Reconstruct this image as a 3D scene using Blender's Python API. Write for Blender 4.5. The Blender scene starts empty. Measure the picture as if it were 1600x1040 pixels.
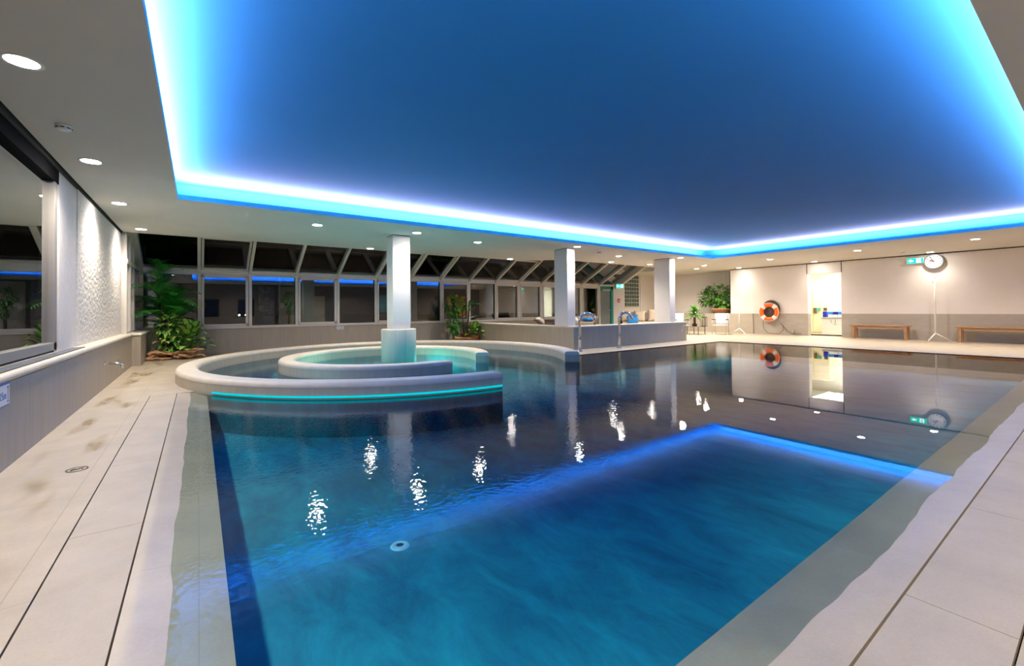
import bpy, bmesh, math, random
from mathutils import Vector, Matrix
from mathutils.geometry import tessellate_polygon
random.seed(7)
PI = math.pi
SC = bpy.context.scene
COL = SC.collection
R = math.radians
H = 2.70          # soffit height
CAMH = 1.08

# ------------------------------------------------------------------ materials
_M = {}
def nodes(name):
    m = bpy.data.materials.new(name); m.use_nodes = True
    nt = m.node_tree; nt.nodes.clear()
    out = nt.nodes.new('ShaderNodeOutputMaterial')
    return m, nt, out
def N(nt, t, **kw):
    n = nt.nodes.new(t)
    for k, v in kw.items():
        if k in n.inputs: n.inputs[k].default_value = v
        else: setattr(n, k, v)
    return n
def L(nt, a, b): nt.links.new(a, b)
def pbr(name, col, rough=.5, metal=0., spec=.5, noise=0., scale=8., bump=0., bscale=40., detail=3., stretch=(1,1,1), sub=0., emit=None, es=0.):
    if name in _M: return _M[name]
    m, nt, out = nodes(name)
    b = N(nt, 'ShaderNodeBsdfPrincipled'); L(nt, b.outputs[0], out.inputs[0])
    b.inputs['Base Color'].default_value = (*col, 1); b.inputs['Roughness'].default_value = rough
    b.inputs['Metallic'].default_value = metal; b.inputs['Specular IOR Level'].default_value = spec
    if emit: b.inputs['Emission Color'].default_value = (*emit, 1); b.inputs['Emission Strength'].default_value = es
    if noise or bump:
        tc = N(nt, 'ShaderNodeTexCoord'); mp = N(nt, 'ShaderNodeMapping'); mp.inputs['Scale'].default_value = stretch
        L(nt, tc.outputs['Object'], mp.inputs[0])
    if noise:
        n = N(nt, 'ShaderNodeTexNoise'); n.inputs['Scale'].default_value = scale; n.inputs['Detail'].default_value = detail
        L(nt, mp.outputs[0], n.inputs['Vector'])
        r = N(nt, 'ShaderNodeMapRange'); r.inputs['From Min'].default_value = .3; r.inputs['From Max'].default_value = .7
        r.inputs['To Min'].default_value = 1 - noise; r.inputs['To Max'].default_value = 1 + noise
        L(nt, n.outputs[0], r.inputs['Value'])
        mx = N(nt, 'ShaderNodeMix', data_type='RGBA', blend_type='MULTIPLY'); mx.inputs['Factor'].default_value = 1
        mx.inputs['A'].default_value = (*col, 1) if False else (*col, 1)
        mx.inputs[6].default_value = (*col, 1); L(nt, r.outputs[0], mx.inputs[7]); L(nt, mx.outputs[2], b.inputs['Base Color'])
    if bump:
        n2 = N(nt, 'ShaderNodeTexNoise'); n2.inputs['Scale'].default_value = bscale; n2.inputs['Detail'].default_value = 4
        L(nt, mp.outputs[0], n2.inputs['Vector'])
        bp = N(nt, 'ShaderNodeBump'); bp.inputs['Strength'].default_value = min(1, bump); bp.inputs['Distance'].default_value = .01 if name != 'rough render' else .035
        L(nt, n2.outputs[0], bp.inputs['Height']); L(nt, bp.outputs[0], b.inputs['Normal'])
    _M[name] = m
    return m
def glow(name, col, s):
    if name in _M: return _M[name]
    m, nt, out = nodes(name); e = N(nt, 'ShaderNodeEmission'); e.inputs[0].default_value = (*col, 1); e.inputs[1].default_value = s
    L(nt, e.outputs[0], out.inputs[0]); _M[name] = m; return m

def tile_mat(name, col, size=(1.2, .6), axes='xy', joint=.55, jw=.004, noise=.10, rough=.55, wet=None, streak=(1,1,1), nscale=3.0, bump=.15):
    """large-format stone tiles with thin joints; axes choose the plane the grid lies in"""
    if name in _M: return _M[name]
    m, nt, out = nodes(name)
    b = N(nt, 'ShaderNodeBsdfPrincipled'); L(nt, b.outputs[0], out.inputs[0]); b.inputs['Roughness'].default_value = rough
    tc = N(nt, 'ShaderNodeTexCoord'); sp = N(nt, 'ShaderNodeSeparateXYZ'); L(nt, tc.outputs['Object'], sp.inputs[0])
    idx = {'x': 0, 'y': 1, 'z': 2}
    masks = []
    for a, s in zip(axes, size):
        d = N(nt, 'ShaderNodeMath', operation='DIVIDE'); d.inputs[1].default_value = s; L(nt, sp.outputs[idx[a]], d.inputs[0])
        f = N(nt, 'ShaderNodeMath', operation='FRACT'); L(nt, d.outputs[0], f.inputs[0])
        c = N(nt, 'ShaderNodeMath', operation='LESS_THAN'); c.inputs[1].default_value = jw / s; L(nt, f.outputs[0], c.inputs[0])
        masks.append(c)
    mx = N(nt, 'ShaderNodeMath', operation='MAXIMUM'); L(nt, masks[0].outputs[0], mx.inputs[0]); L(nt, masks[1].outputs[0], mx.inputs[1])
    mp = N(nt, 'ShaderNodeMapping'); mp.inputs['Scale'].default_value = streak; L(nt, tc.outputs['Object'], mp.inputs[0])
    n1 = N(nt, 'ShaderNodeTexNoise'); n1.inputs['Scale'].default_value = nscale; n1.inputs['Detail'].default_value = 6; n1.inputs['Roughness'].default_value = .65
    L(nt, mp.outputs[0], n1.inputs['Vector'])
    n2 = N(nt, 'ShaderNodeTexNoise'); n2.inputs['Scale'].default_value = 90; n2.inputs['Detail'].default_value = 3; L(nt, tc.outputs['Object'], n2.inputs['Vector'])
    ad = N(nt, 'ShaderNodeMath', operation='MULTIPLY_ADD'); ad.inputs[1].default_value = .35; L(nt, n2.outputs[0], ad.inputs[0]); L(nt, n1.outputs[0], ad.inputs[2])
    r = N(nt, 'ShaderNodeMapRange'); r.inputs['From Min'].default_value = .4; r.inputs['From Max'].default_value = .95
    r.inputs['To Min'].default_value = 1 - noise; r.inputs['To Max'].default_value = 1 + noise; L(nt, ad.outputs[0], r.inputs['Value'])
    m1 = N(nt, 'ShaderNodeMix', data_type='RGBA', blend_type='MULTIPLY'); m1.inputs[0].default_value = 1
    m1.inputs[6].default_value = (*col, 1); L(nt, r.outputs[0], m1.inputs[7])
    m2 = N(nt, 'ShaderNodeMix', data_type='RGBA'); L(nt, mx.outputs[0], m2.inputs[0]); L(nt, m1.outputs[2], m2.inputs[6])
    m2.inputs[7].default_value = (col[0]*joint, col[1]*joint, col[2]*joint, 1)
    last = m2.outputs[2]
    if wet:
        # footprints / puddles of water standing on the walkway: a noise patch limited to a band of the deck
        nw = N(nt, 'ShaderNodeTexNoise'); nw.inputs['Scale'].default_value = 2.1; nw.inputs['Detail'].default_value = 3
        mw = N(nt, 'ShaderNodeMapping'); nw.inputs['Scale'].default_value = 1.3; mw.inputs['Scale'].default_value = (3.2, 1, 1); mw.inputs['Location'].default_value = (1.7, .35, 0); L(nt, tc.outputs['Object'], mw.inputs[0]); L(nt, mw.outputs[0], nw.inputs['Vector'])
        xa = N(nt, 'ShaderNodeMapRange'); xa.inputs['From Min'].default_value = wet[0]; xa.inputs['From Max'].default_value = wet[0] + .05; L(nt, sp.outputs[0], xa.inputs['Value'])
        xb = N(nt, 'ShaderNodeMapRange'); xb.inputs['From Min'].default_value = wet[1]; xb.inputs['From Max'].default_value = wet[1] - .08; L(nt, sp.outputs[0], xb.inputs['Value'])
        w1 = N(nt, 'ShaderNodeMapRange'); w1.inputs['From Min'].default_value = .50; w1.inputs['From Max'].default_value = .66; L(nt, nw.outputs[0], w1.inputs['Value'])
        q1 = N(nt, 'ShaderNodeMath', operation='MULTIPLY'); L(nt, xa.outputs[0], q1.inputs[0]); L(nt, xb.outputs[0], q1.inputs[1])
        q2 = N(nt, 'ShaderNodeMath', operation='MULTIPLY'); L(nt, q1.outputs[0], q2.inputs[0]); L(nt, w1.outputs[0], q2.inputs[1])
        m3 = N(nt, 'ShaderNodeMix', data_type='RGBA', blend_type='MULTIPLY'); L(nt, q2.outputs[0], m3.inputs[0]); L(nt, last, m3.inputs[6]); m3.inputs[7].default_value = (.80, .73, .60, 1)
        last = m3.outputs[2]
        rr = N(nt, 'ShaderNodeMapRange'); rr.inputs['To Min'].default_value = rough; rr.inputs['To Max'].default_value = .25; L(nt, q2.outputs[0], rr.inputs['Value']); L(nt, rr.outputs[0], b.inputs['Roughness'])
    L(nt, last, b.inputs['Base Color'])
    bp = N(nt, 'ShaderNodeBump'); bp.inputs['Strength'].default_value = bump; bp.inputs['Distance'].default_value = .004
    L(nt, ad.outputs[0], bp.inputs['Height']); L(nt, bp.outputs[0], b.inputs['Normal'])
    _M[name] = m
    return m

DECKC = (.41, .35, .27)
M_deck = tile_mat('deck stone', DECKC, (.6, 1.2), 'xy', joint=.72, wet=(-1.0, -.58), noise=.15)
M_strip = tile_mat('channel cover stone', (.40, .345, .27), (50, 50), 'xy', noise=.14)
M_ledge = tile_mat('pool ledge stone', (.42, .365, .285), (1.2, 1.2), 'xy', joint=.8, noise=.15, rough=.35)
M_clad = tile_mat('wall cladding stone', (.42, .36, .275), (.6, .6), 'yz', joint=.9, jw=.003, noise=.12, streak=(6, 6, .5), nscale=2.5, rough=.6)
M_cladx = tile_mat('window wall cladding stone', (.40, .35, .28), (.6, 1.2), 'xz', joint=.9, jw=.003, noise=.12, streak=(6, 6, .5), nscale=2.5, rough=.6)
M_wain = tile_mat('wainscot stone', (.46, .41, .335), (.9, .42), 'yz', joint=.88, jw=.004, noise=.10, streak=(1, 1, 3), nscale=3, rough=.6)
M_ring = tile_mat('ring wall stone', (.44, .40, .33), (50, 50), 'xz', noise=.12, streak=(5, 5, .6), nscale=2.5)
M_cope = pbr('coping stone', (.62, .57, .49), .5, noise=.06, scale=6, bump=.1)
M_wallw = tile_mat('upper wall tiles', (.86, .81, .765), (.9, .9), 'yz', joint=.93, jw=.003, noise=.025, rough=.6, nscale=1.5, bump=.05)
M_alcove = pbr('alcove plaster', (.80, .72, .63), .7, noise=.02)
M_soffit = pbr('soffit plaster', (.70, .665, .61), .75, noise=.02, scale=2)
M_white = pbr('white plaster', (.78, .77, .76), .6, noise=.015, scale=3)
M_rough = pbr('rough render', (.74, .71, .69), .85, noise=.10, scale=24, bump=1.0, bscale=17)
M_frame = pbr('window frame lacquer', (.74, .70, .64), .4, noise=.02)
M_dark = pbr('dark gasket', (.02, .02, .02), .6, noise=.1)
M_gap = pbr('shadow gap', (.03, .03, .03), .8, noise=.1)
M_chrome = pbr('polished steel', (.75, .75, .74), .12, 1., noise=.05, scale=30)
M_steel = pbr('brushed steel', (.6, .6, .6), .3, 1., noise=.05, scale=30)
M_wood = pbr('bench wood', (.42, .22, .10), .45, noise=.25, scale=6, stretch=(8, 1, 8), detail=5)
M_whmetal = pbr('white lacquered metal', (.90, .90, .88), .35, noise=.02)
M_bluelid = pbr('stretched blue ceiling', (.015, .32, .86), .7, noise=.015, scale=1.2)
M_lip = pbr('cove lip', (.25, .74, .86), .6, noise=.01)  # white lip with the cyan cove glow put into its colour
M_lamp = glow('downlight diffuser', (1, .93, .85), 110)
M_terra = pbr('terracotta', (.62, .30, .14), .6, noise=.12, scale=10)
M_soil = pbr('soil', (.09, .05, .03), .95, noise=.4, scale=40, bump=.8, bscale=60)
M_drift = pbr('driftwood', (.50, .27, .13), .7, noise=.35, scale=12, bump=.6, bscale=25)
M_leaf = pbr('palm leaf', (.05, .34, .045), .38, noise=.5, scale=5)
M_leaf2 = pbr('monstera leaf', (.10, .30, .045), .38, noise=.5, scale=7)
M_leafd = pbr('dieffenbachia edge', (.035, .20, .03), .35, noise=.3, scale=8)
M_leafl = pbr('dieffenbachia centre', (.36, .52, .10), .35, noise=.2, scale=20)
M_leafp = pbr('pothos leaf', (.06, .26, .04), .35, noise=.5, scale=12)
M_stem = pbr('green stem', (.12, .20, .06), .5, noise=.2)
M_trunk = pbr('plant trunk', (.12, .075, .04), .8, noise=.3, scale=20, bump=.5)
M_wicker = pbr('wicker', (.15, .10, .075), .6, noise=.5, scale=60, stretch=(1, 1, 4), bump=1., bscale=90)
M_cush = pbr('beige cushion cloth', (.66, .56, .44), .85, noise=.06, scale=30, bump=.2)
M_cushg = pbr('grey cushion cloth', (.30, .29, .28), .85, noise=.06, scale=30, bump=.2)
M_mattress = pbr('white mattress cloth', (.78, .76, .74), .85, noise=.03, scale=30)
M_bluet = pbr('blue towel', (.02, .20, .55), .9, noise=.12, scale=30, bump=.5, bscale=120)
M_black = pbr('black metal', (.02, .02, .02), .45, noise=.1)
M_orange = pbr('orange vinyl', (.90, .16, .015), .4, noise=.04)
M_tape = pbr('reflective white tape', (.85, .82, .80), .3, noise=.03)
M_rope = pbr('dark rope', (.10, .085, .07), .8, noise=.3, scale=90)
M_clockf = pbr('clock dial', (.85, .87, .90), .3, noise=.01)
M_red = pbr('red paint', (.70, .02, .02), .4, noise=.03)
M_teal = pbr('green lit door frame', (.0, .30, .26), .4, noise=.04)  # green light of the exit sign put into the frame colour
M_fabric = pbr('light chair mesh', (.62, .61, .60), .7, noise=.05, scale=80)
M_signw = pbr('sign white', (.82, .84, .87), .4, noise=.01)
M_signb = pbr('sign blue', (.03, .12, .38), .4, noise=.02)
M_groove = pbr('dark channel', (.008, .007, .006), .8, noise=.2)

def glass_mat(name, tint, ior=1.5, boost=1.0, rough=0.):
    m, nt, out = nodes(name)
    g = N(nt, 'ShaderNodeBsdfGlossy'); g.inputs['Roughness'].default_value = rough; g.inputs[0].default_value = (1, 1, 1, 1)
    t = N(nt, 'ShaderNodeBsdfTransparent'); t.inputs[0].default_value = (*tint, 1)
    f = N(nt, 'ShaderNodeFresnel'); f.inputs[0].default_value = ior
    mu = N(nt, 'ShaderNodeMath', operation='MULTIPLY', use_clamp=True); mu.inputs[1].default_value = boost; L(nt, f.outputs[0], mu.inputs[0])
    mx = N(nt, 'ShaderNodeMixShader'); L(nt, mu.outputs[0], mx.inputs[0]); L(nt, t.outputs[0], mx.inputs[1]); L(nt, g.outputs[0], mx.inputs[2])
    L(nt, mx.outputs[0], out.inputs[0]); return m
M_glass = glass_mat('double glazing', (.80, .86, .84), 1.5, 2.3)
M_roofglass = glass_mat('roof glazing', (.80, .86, .84), 1.5, 1.25)
def water_mat():
    m, nt, out = nodes('pool water')
    tc = N(nt, 'ShaderNodeTexCoord')
    g = N(nt, 'ShaderNodeBsdfGlossy'); g.inputs['Roughness'].default_value = .004
    t = N(nt, 'ShaderNodeBsdfTransparent'); t.inputs[0].default_value = (.86, .98, .985, 1)
    n1 = N(nt, 'ShaderNodeTexNoise'); n1.inputs['Scale'].default_value = 5; n1.inputs['Detail'].default_value = 1.5; n1.inputs['Roughness'].default_value = .5
    L(nt, tc.outputs['Object'], n1.inputs['Vector'])
    n2 = N(nt, 'ShaderNodeTexNoise'); n2.inputs['Scale'].default_value = 30; n2.inputs['Detail'].default_value = 1
    L(nt, tc.outputs['Object'], n2.inputs['Vector'])
    b1 = N(nt, 'ShaderNodeBump'); b1.inputs['Strength'].default_value = 1; b1.inputs['Distance'].default_value = .0004; L(nt, n1.outputs[0], b1.inputs['Height'])
    b2 = N(nt, 'ShaderNodeBump'); b2.inputs['Strength'].default_value = 1; b2.inputs['Distance'].default_value = .0011; sx = N(nt, 'ShaderNodeSeparateXYZ'); L(nt, tc.outputs['Object'], sx.inputs[0])
    # the jets stir the water around the rings, the far right half lies still
    ma = N(nt, 'ShaderNodeMath', operation='MULTIPLY_ADD'); ma.inputs[1].default_value = -.35; L(nt, sx.outputs[0], ma.inputs[0]); L(nt, sx.outputs[1], ma.inputs[2])
    mr = N(nt, 'ShaderNodeMapRange'); mr.inputs['From Min'].default_value = .7; mr.inputs['From Max'].default_value = 2.0; mr.inputs['To Min'].default_value = .02; mr.inputs['To Max'].default_value = 1; L(nt, ma.outputs[0], mr.inputs['Value'])
    L(nt, mr.outputs[0], b1.inputs['Strength']); L(nt, mr.outputs[0], b2.inputs['Strength']); L(nt, n2.outputs[0], b2.inputs['Height']); L(nt, b1.outputs[0], b2.inputs['Normal'])
    L(nt, b2.outputs[0], g.inputs['Normal'])
    f = N(nt, 'ShaderNodeFresnel'); f.inputs[0].default_value = 1.40; L(nt, b2.outputs[0], f.inputs['Normal'])
    mx = N(nt, 'ShaderNodeMixShader'); L(nt, f.outputs[0], mx.inputs[0]); L(nt, t.outputs[0], mx.inputs[1]); L(nt, g.outputs[0], mx.inputs[2])
    L(nt, mx.outputs[0], out.inputs[0]); return m
M_water = water_mat()
def basin_mat():
    m, nt, out = nodes('pool basin tiles')
    b = N(nt, 'ShaderNodeBsdfPrincipled'); b.inputs['Roughness'].default_value = .6; L(nt, b.outputs[0], out.inputs[0])
    tc = N(nt, 'ShaderNodeTexCoord')
    n1 = N(nt, 'ShaderNodeTexNoise'); n1.inputs['Scale'].default_value = 1.6; n1.inputs['Detail'].default_value = 7; n1.inputs['Roughness'].default_value = .7; n1.inputs['Distortion'].default_value = .6
    mp = N(nt, 'ShaderNodeMapping'); mp.inputs['Rotation'].default_value = (0, 0, R(35)); mp.inputs['Scale'].default_value = (2.2, 1, 1)
    L(nt, tc.outputs['Object'], mp.inputs[0]); L(nt, mp.outputs[0], n1.inputs['Vector'])
    cr = N(nt, 'ShaderNodeValToRGB'); e = cr.color_ramp.elements
    e[0].position = .33; e[0].color = (.003, .13, .22, 1); e[1].position = .72; e[1].color = (.007, .36, .50, 1)
    L(nt, n1.outputs[0], cr.inputs[0]); L(nt, cr.outputs[0], b.inputs['Base Color']); return m
M_basin = basin_mat()

# ------------------------------------------------------------------ mesh helpers
class MB:
    def __init__(s): s.v = []; s.f = []; s.mi = []
    def add(s, vs, fs, mi=0):
        k = len(s.v); s.v += [tuple(v) for v in vs]; s.f += [tuple(i + k for i in f) for f in fs]; s.mi += [mi] * len(fs); return s
    def box(s, x0, y0, z0, x1, y1, z1, mi=0, M=None):
        vs = [Vector(p) for p in ((x0,y0,z0),(x1,y0,z0),(x1,y1,z0),(x0,y1,z0),(x0,y0,z1),(x1,y0,z1),(x1,y1,z1),(x0,y1,z1))]
        if M: vs = [M @ v for v in vs]
        return s.add(vs, [(0,3,2,1),(4,5,6,7),(0,1,5,4),(1,2,6,5),(2,3,7,6),(3,0,4,7)], mi)
    def tube(s, pts, r, n=10, mi=0, cap=True):
        pts = [Vector(p) for p in pts]; k = len(pts); rings = []
        rr = r if isinstance(r, (list, tuple)) else [r] * k
        up = Vector((0, 0, 1)); prev = None
        for i, p in enumerate(pts):
            t = (pts[min(i+1, k-1)] - pts[max(i-1, 0)])
            t = t.normalized() if t.length > 1e-9 else Vector((0,0,1))
            if prev is None:
                a = t.cross(up)
                if a.length < 1e-3: a = t.cross(Vector((1, 0, 0)))
            else: a = prev - t * prev.dot(t)
            a.normalize(); prev = a; b = t.cross(a)
            rings.append([p + (a*math.cos(2*PI*j/n) + b*math.sin(2*PI*j/n)) * rr[i] for j in range(n)])
        vs = [v for q in rings for v in q]; fs = []
        for i in range(k-1):
            for j in range(n): fs.append((i*n+j, i*n+(j+1) % n, (i+1)*n+(j+1) % n, (i+1)*n+j))
        if cap: fs.append(tuple(range(n-1, -1, -1))); fs.append(tuple((k-1)*n+j for j in range(n)))
        return s.add(vs, fs, mi)
    def lathe(s, prof, c=(0, 0, 0), n=32, mi=0, M=None, a0=0, a1=2*PI):
        vs = []; fs = []; k = len(prof); full = abs(a1-a0-2*PI) < 1e-6; m = n if full else n+1
        for j in range(m):
            a = a0 + (a1-a0)*j/n
            for r, z in prof:
                v = Vector((r*math.cos(a), r*math.sin(a), z))
                if M: v = M @ v
                vs.append(v + Vector(c))
        for j in range(n):
            for i in range(k-1):
                a, b = j*k+i, ((j+1) % m)*k+i
                fs.append((a, b, b+1, a+1))
        return s.add(vs, fs, mi)
    def prism(s, poly, z0, z1, mi=0, M=None):
        n = len(poly); vs = [Vector((x, y, z0)) for x, y in poly] + [Vector((x, y, z1)) for x, y in poly]
        if M: vs = [M @ v for v in vs]
        return s.add(vs, [tuple(range(n-1, -1, -1)), tuple(range(n, 2*n))] + [(i, (i+1) % n, n+(i+1) % n, n+i) for i in range(n)], mi)
    def build(s, name, mat, parent=None, smooth=False, bevel=0., loc=None, weld=False):
        me = bpy.data.meshes.new(name); me.from_pydata(s.v, [], s.f)
        mats = mat if isinstance(mat, (list, tuple)) else [mat]
        for m in mats: me.materials.append(m)
        for p, i in zip(me.polygons, s.mi): p.material_index = i
        if smooth: me.polygons.foreach_set('use_smooth', [True]*len(me.polygons))
        me.update()
        bm = bmesh.new(); bm.from_mesh(me); 
        if weld: bmesh.ops.remove_doubles(bm, verts=bm.verts, dist=1e-4)
        bmesh.ops.recalc_face_normals(bm, faces=bm.faces); bm.to_mesh(me); bm.free()
        o = bpy.data.objects.new(name, me); COL.objects.link(o)
        if parent: o.parent = parent
        if loc: o.location = loc
        if bevel:
            b = o.modifiers.new('bevel', 'BEVEL'); b.width = bevel; b.segments = 3; b.limit_method = 'ANGLE'
            me.polygons.foreach_set('use_smooth', [True]*len(me.polygons))
            w = o.modifiers.new('wn', 'WEIGHTED_NORMAL')
        return o
def tag(o, label=None, cat=None, group=None, kind=None):
    if label: o['label'] = label
    if cat: o['category'] = cat
    if group: o['group'] = group
    if kind: o['kind'] = kind
    return o
def thing(name, label, cat, loc=(0, 0, 0), rz=0, group=None, kind=None):
    o = bpy.data.objects.new(name, None); COL.objects.link(o); o.location = loc; o.rotation_euler = (0, 0, rz)
    o.empty_display_size = .1
    return tag(o, label, cat, group, kind or 'thing')
def struct(o, label, cat='wall'): return tag(o, label, cat, None, 'structure')
def dup(root, loc=None, rz=None, label=None, group=None):
    r = root.copy(); COL.objects.link(r)
    if loc is not None: r.location = loc
    if rz is not None: r.rotation_euler = (0, 0, rz)
    if label: r['label'] = label
    if group: r['group'] = group
    for ch in list(root.children):
        c = ch.copy(); COL.objects.link(c); c.parent = r
        for g in ch.children:
            d = g.copy(); COL.objects.link(d); d.parent = c
    return r
def flat_poly(mb, outer, holes, z, mi=0):
    loops = [[Vector((x, y, 0)) for x, y in q] for q in [outer] + holes]
    tris = tessellate_polygon(loops); vs = [Vector((v.x, v.y, z)) for q in loops for v in q]
    mb.add(vs, [tuple(t) for t in tris], mi)
def skirt(mb, loop, z0, z1, mi=0, closed=True):
    n = len(loop); vs = [Vector((x, y, z0)) for x, y in loop] + [Vector((x, y, z1)) for x, y in loop]
    mb.add(vs, [(i, (i+1) % n, n+(i+1) % n, n+i) for i in range(n if closed else n-1)], mi)

# ------------------------------------------------------------------ the two ring walls (geometry constants)
OC, ORR, OW = (3.42, 8.75), 3.72, .30
IC, IR, IW = (3.20, 8.75), 2.03, .27
RH = .20
def arc(c, r, a0, a1, n): return [(c[0]+r*math.cos(a0+(a1-a0)*i/n), c[1]+r*math.sin(a0+(a1-a0)*i/n)) for i in range(n+1)]
OA0, OA1 = R(-89.5), R(-38.0) - 2*PI      # outer: front end clockwise to back end
IA0, IA1 = R(-79.), R(-36.) - 2*PI

# ------------------------------------------------------------------ floor
XL, YN = -1.09, -2.2
XR, YB = 18.5, 14.0
PX0, PX1, PY0, PY1 = .097, 13.55, .82, 7.40     # dark basin edges
# hole in the deck: straight sides, then round behind the ring wall
oc_path = arc(OC, ORR-.12, R(-157.5), R(-32) - 2*PI, 72)
hole = [(-.510, .193), (13.95, .193), (13.95, .495), (PX1, .495), (PX1, PY1), (6.75, PY1)] + oc_path[::-1] + [(-.510, oc_path[0][1])]
mb = MB(); flat_poly(mb, [(-1.4, YN), (19.6, YN), (19.6, YB+.1), (-1.4, YB+.1)], [hole], 0)
skirt(mb, hole, -.09, 0)
struct(mb.build('floor', M_deck), 'beige stone tiled deck running round the pool', 'floor')
# overflow channel under the cover strips
mb = MB(); mb.box(-.53, .17, -.12, -.20, 7.5, -.09); mb.box(-.53, .17, -.12, 14, .52, -.09); 
struct(mb.build('trim_1', M_groove), 'dark overflow channel beneath the stone cover strips', 'channel')
def slab_run(x0, x1, y0, y1, along, cuts):
    m = MB(); g = .003
    lo, hi = (y0, y1) if along == 'y' else (x0, x1)
    c = [lo] + [q for q in cuts if lo < q < hi] + [hi]
    for a, b in zip(c[:-1], c[1:]):
        if along == 'y': m.box(x0, a+g/2, -.05, x1, b-g/2, 0)
        else: m.box(a+g/2, y0, -.05, b-g/2, y1, 0)
    return m
struct(slab_run(-.503, -.233, .203, 7.368, 'y', [2.95, 4.15, 5.35, 6.15, 6.75]).build('trim_2', M_strip), 'long stone cover strip over the channel beside the left walkway', 'floor strip')
struct(slab_run(-.233, 13.9, .200, .479, 'x', [.95, 2.15, 3.35, 4.55, 5.75, 6.95, 8.15, 9.35, 10.55, 11.75]).build('trim_3', M_strip), 'long stone cover strip over the channel along the near pool edge', 'floor strip')
# shallow sloping ledge, water washes over it
import mathutils.noise as mn
def ledge_z(d, w, p):   # d from outer edge 0 to w
    t = max(0., (d - .06*w*2) / (w - .12*w))
    nz = mn.noise(Vector((p[0]*1.3, p[1]*1.3, 3.1))) * .0035 + mn.noise(Vector((p[0]*5, p[1]*5, 1.1))) * .0012
    return min(0, -.034 * t + (nz if d > .02 else 0) * min(1, t*4+.0))
def ledge(name, P0, du, dv, nu, nv, w, lab):
    m = MB(); vs = []; P0 = Vector(P0); du = Vector(du); dv = Vector(dv)
    for i in range(nu+1):
        for j in range(nv+1):
            p = P0 + du*(i/nu) + dv*(j/nv); vs.append((p.x, p.y, ledge_z(w*j/nv, w, p)))
    m.add(vs, [(i*(nv+1)+j, i*(nv+1)+j+1, (i+1)*(nv+1)+j+1, (i+1)*(nv+1)+j) for i in range(nu) for j in range(nv)])
    e = [vs[i*(nv+1)] for i in range(nu+1)]
    m.add(e + [(x, y, -.05) for x, y, z in e], [(i, i+1, nu+2+i, nu+1+i) for i in range(nu)])
    return struct(m.build(name, M_ledge, smooth=True), lab, 'pool ledge')
WL = PX0 + .226; WN = PY0 - .487
# left ledge (mitred with the near one at the corner)
ledge('trim_4', (-.226, .487, 0), (0, 6.882, 0), (WL, 0, 0), 260, 24, WL, 'shallow wet stone ledge along the left edge of the pool')
ledge('trim_5', (-.226+WL, .487, 0), (PX1-PX0, 0, 0), (0, WN, 0), 420, 24, WN, 'shallow wet stone ledge along the near edge of the pool')

# pool basin
mb = MB()
rim = [(PX0, PY0), (PX1, PY0), (PX1, PY1), (6.75, PY1)]
ring_in = arc(OC, ORR-.15, R(-22)-2*PI+0, R(-157.5), 72)
rim2 = rim + [p for p in ring_in] + [(PX0, ring_in[-1][1])]
skirt(mb, rim2, -.48, -.034)
skirt(mb, [(PX1, .5), (PX1, PY1), (6.75, PY1)], -.48, 0, closed=False)
skirt(mb, [(PX1, .49), (PX0-.1, .49)], -.06, -.05, closed=False)
mb.add([(-.6, .3, -.48), (14.2, .3, -.48), (14.2, 13, -.48), (-.6, 13, -.48)], [(0, 1, 2, 3)])
struct(mb.build('pool_basin', M_basin), 'deep blue tiled basin of the swimming pool', 'pool')
# water surface
wout = [(-.215, .50), (PX1, .50), (PX1, PY1), (6.75, PY1)] + arc(OC, ORR-.14, R(-22)-2*PI, R(-157.5), 72) + [(-.215, 7.37)]
mb = MB(); flat_poly(mb, wout, [], -.012)
wo = mb.build('water', M_water); 
for p in wo.data.polygons:
    if p.normal.z < 0: p.flip()
tag(wo, 'clear calm pool water reflecting lights and the blue ceiling', 'water', None, 'stuff')

# ring walls
def ring_wall(name, label, c, r, w, a0, a1, n, bottom=-.48):
    t = thing(name, label, 'pool wall', (c[0], c[1], 0))
    rad = .055
    prof_cap = [(r, RH-rad-.012)] + [(r - rad + rad*math.cos(a), RH-rad+rad*math.sin(a)) for a in [R(q) for q in range(0, 91, 15)]] \
        + [(r-w+rad - rad*math.sin(a), RH-rad+rad*math.cos(a)) for a in [R(q) for q in range(0, 91, 15)]] + [(r-w, RH-rad-.012)]
    m = MB(); m.lathe(prof_cap, n=n, a0=a0, a1=a1)
    k = len(prof_cap); tot = len(m.v)
    m.f.append(tuple(range(k))); m.f.append(tuple(range(tot-1, tot-k-1, -1))); m.mi += [0, 0]
    m.build('coping', M_cope, t, smooth=True).data.polygons[-1].use_smooth = False
    for nm, mt, zt, zb_ in (('wall_body', M_ring, RH-rad-.012, -.02), ('submerged_wall', M_basin, -.02, bottom)):
        m = MB(); pr = [(r-.004, zt), (r-.004, zb_), (r-w+.004, zb_), (r-w+.004, zt)]
        m.lathe(pr, n=n, a0=a0, a1=a1); tot = len(m.v)
        m.f.append((0, 1, 2, 3)); m.f.append((tot-1, tot-2, tot-3, tot-4)); m.mi += [0, 0]
        m.build(nm, mt, t)
    return t
ow = ring_wall('curved_pool_wall', 'large outer ring of low grey stone wall curving into the pool', OC, ORR, OW, OA0, OA1, 128)
m = MB(); m.lathe([(ORR+.002, .006), (ORR+.010, .008), (ORR+.010, .030), (ORR+.002, .032)], n=48, a0=OA0-.002, a1=OA0-R(62))  # added glow band stands in for the bright cyan waterline, no lamp there
tag(m.build('waterline_glow', glow('cyan strip', (0.0, .60, .70), 1.1), ow), 'added cyan glow band imitating the bright waterline')
ring_wall('curved_pool_wall', 'smaller inner ring of low grey stone wall around the column', IC, IR, IW, IA0, IA1, 96)

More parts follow.
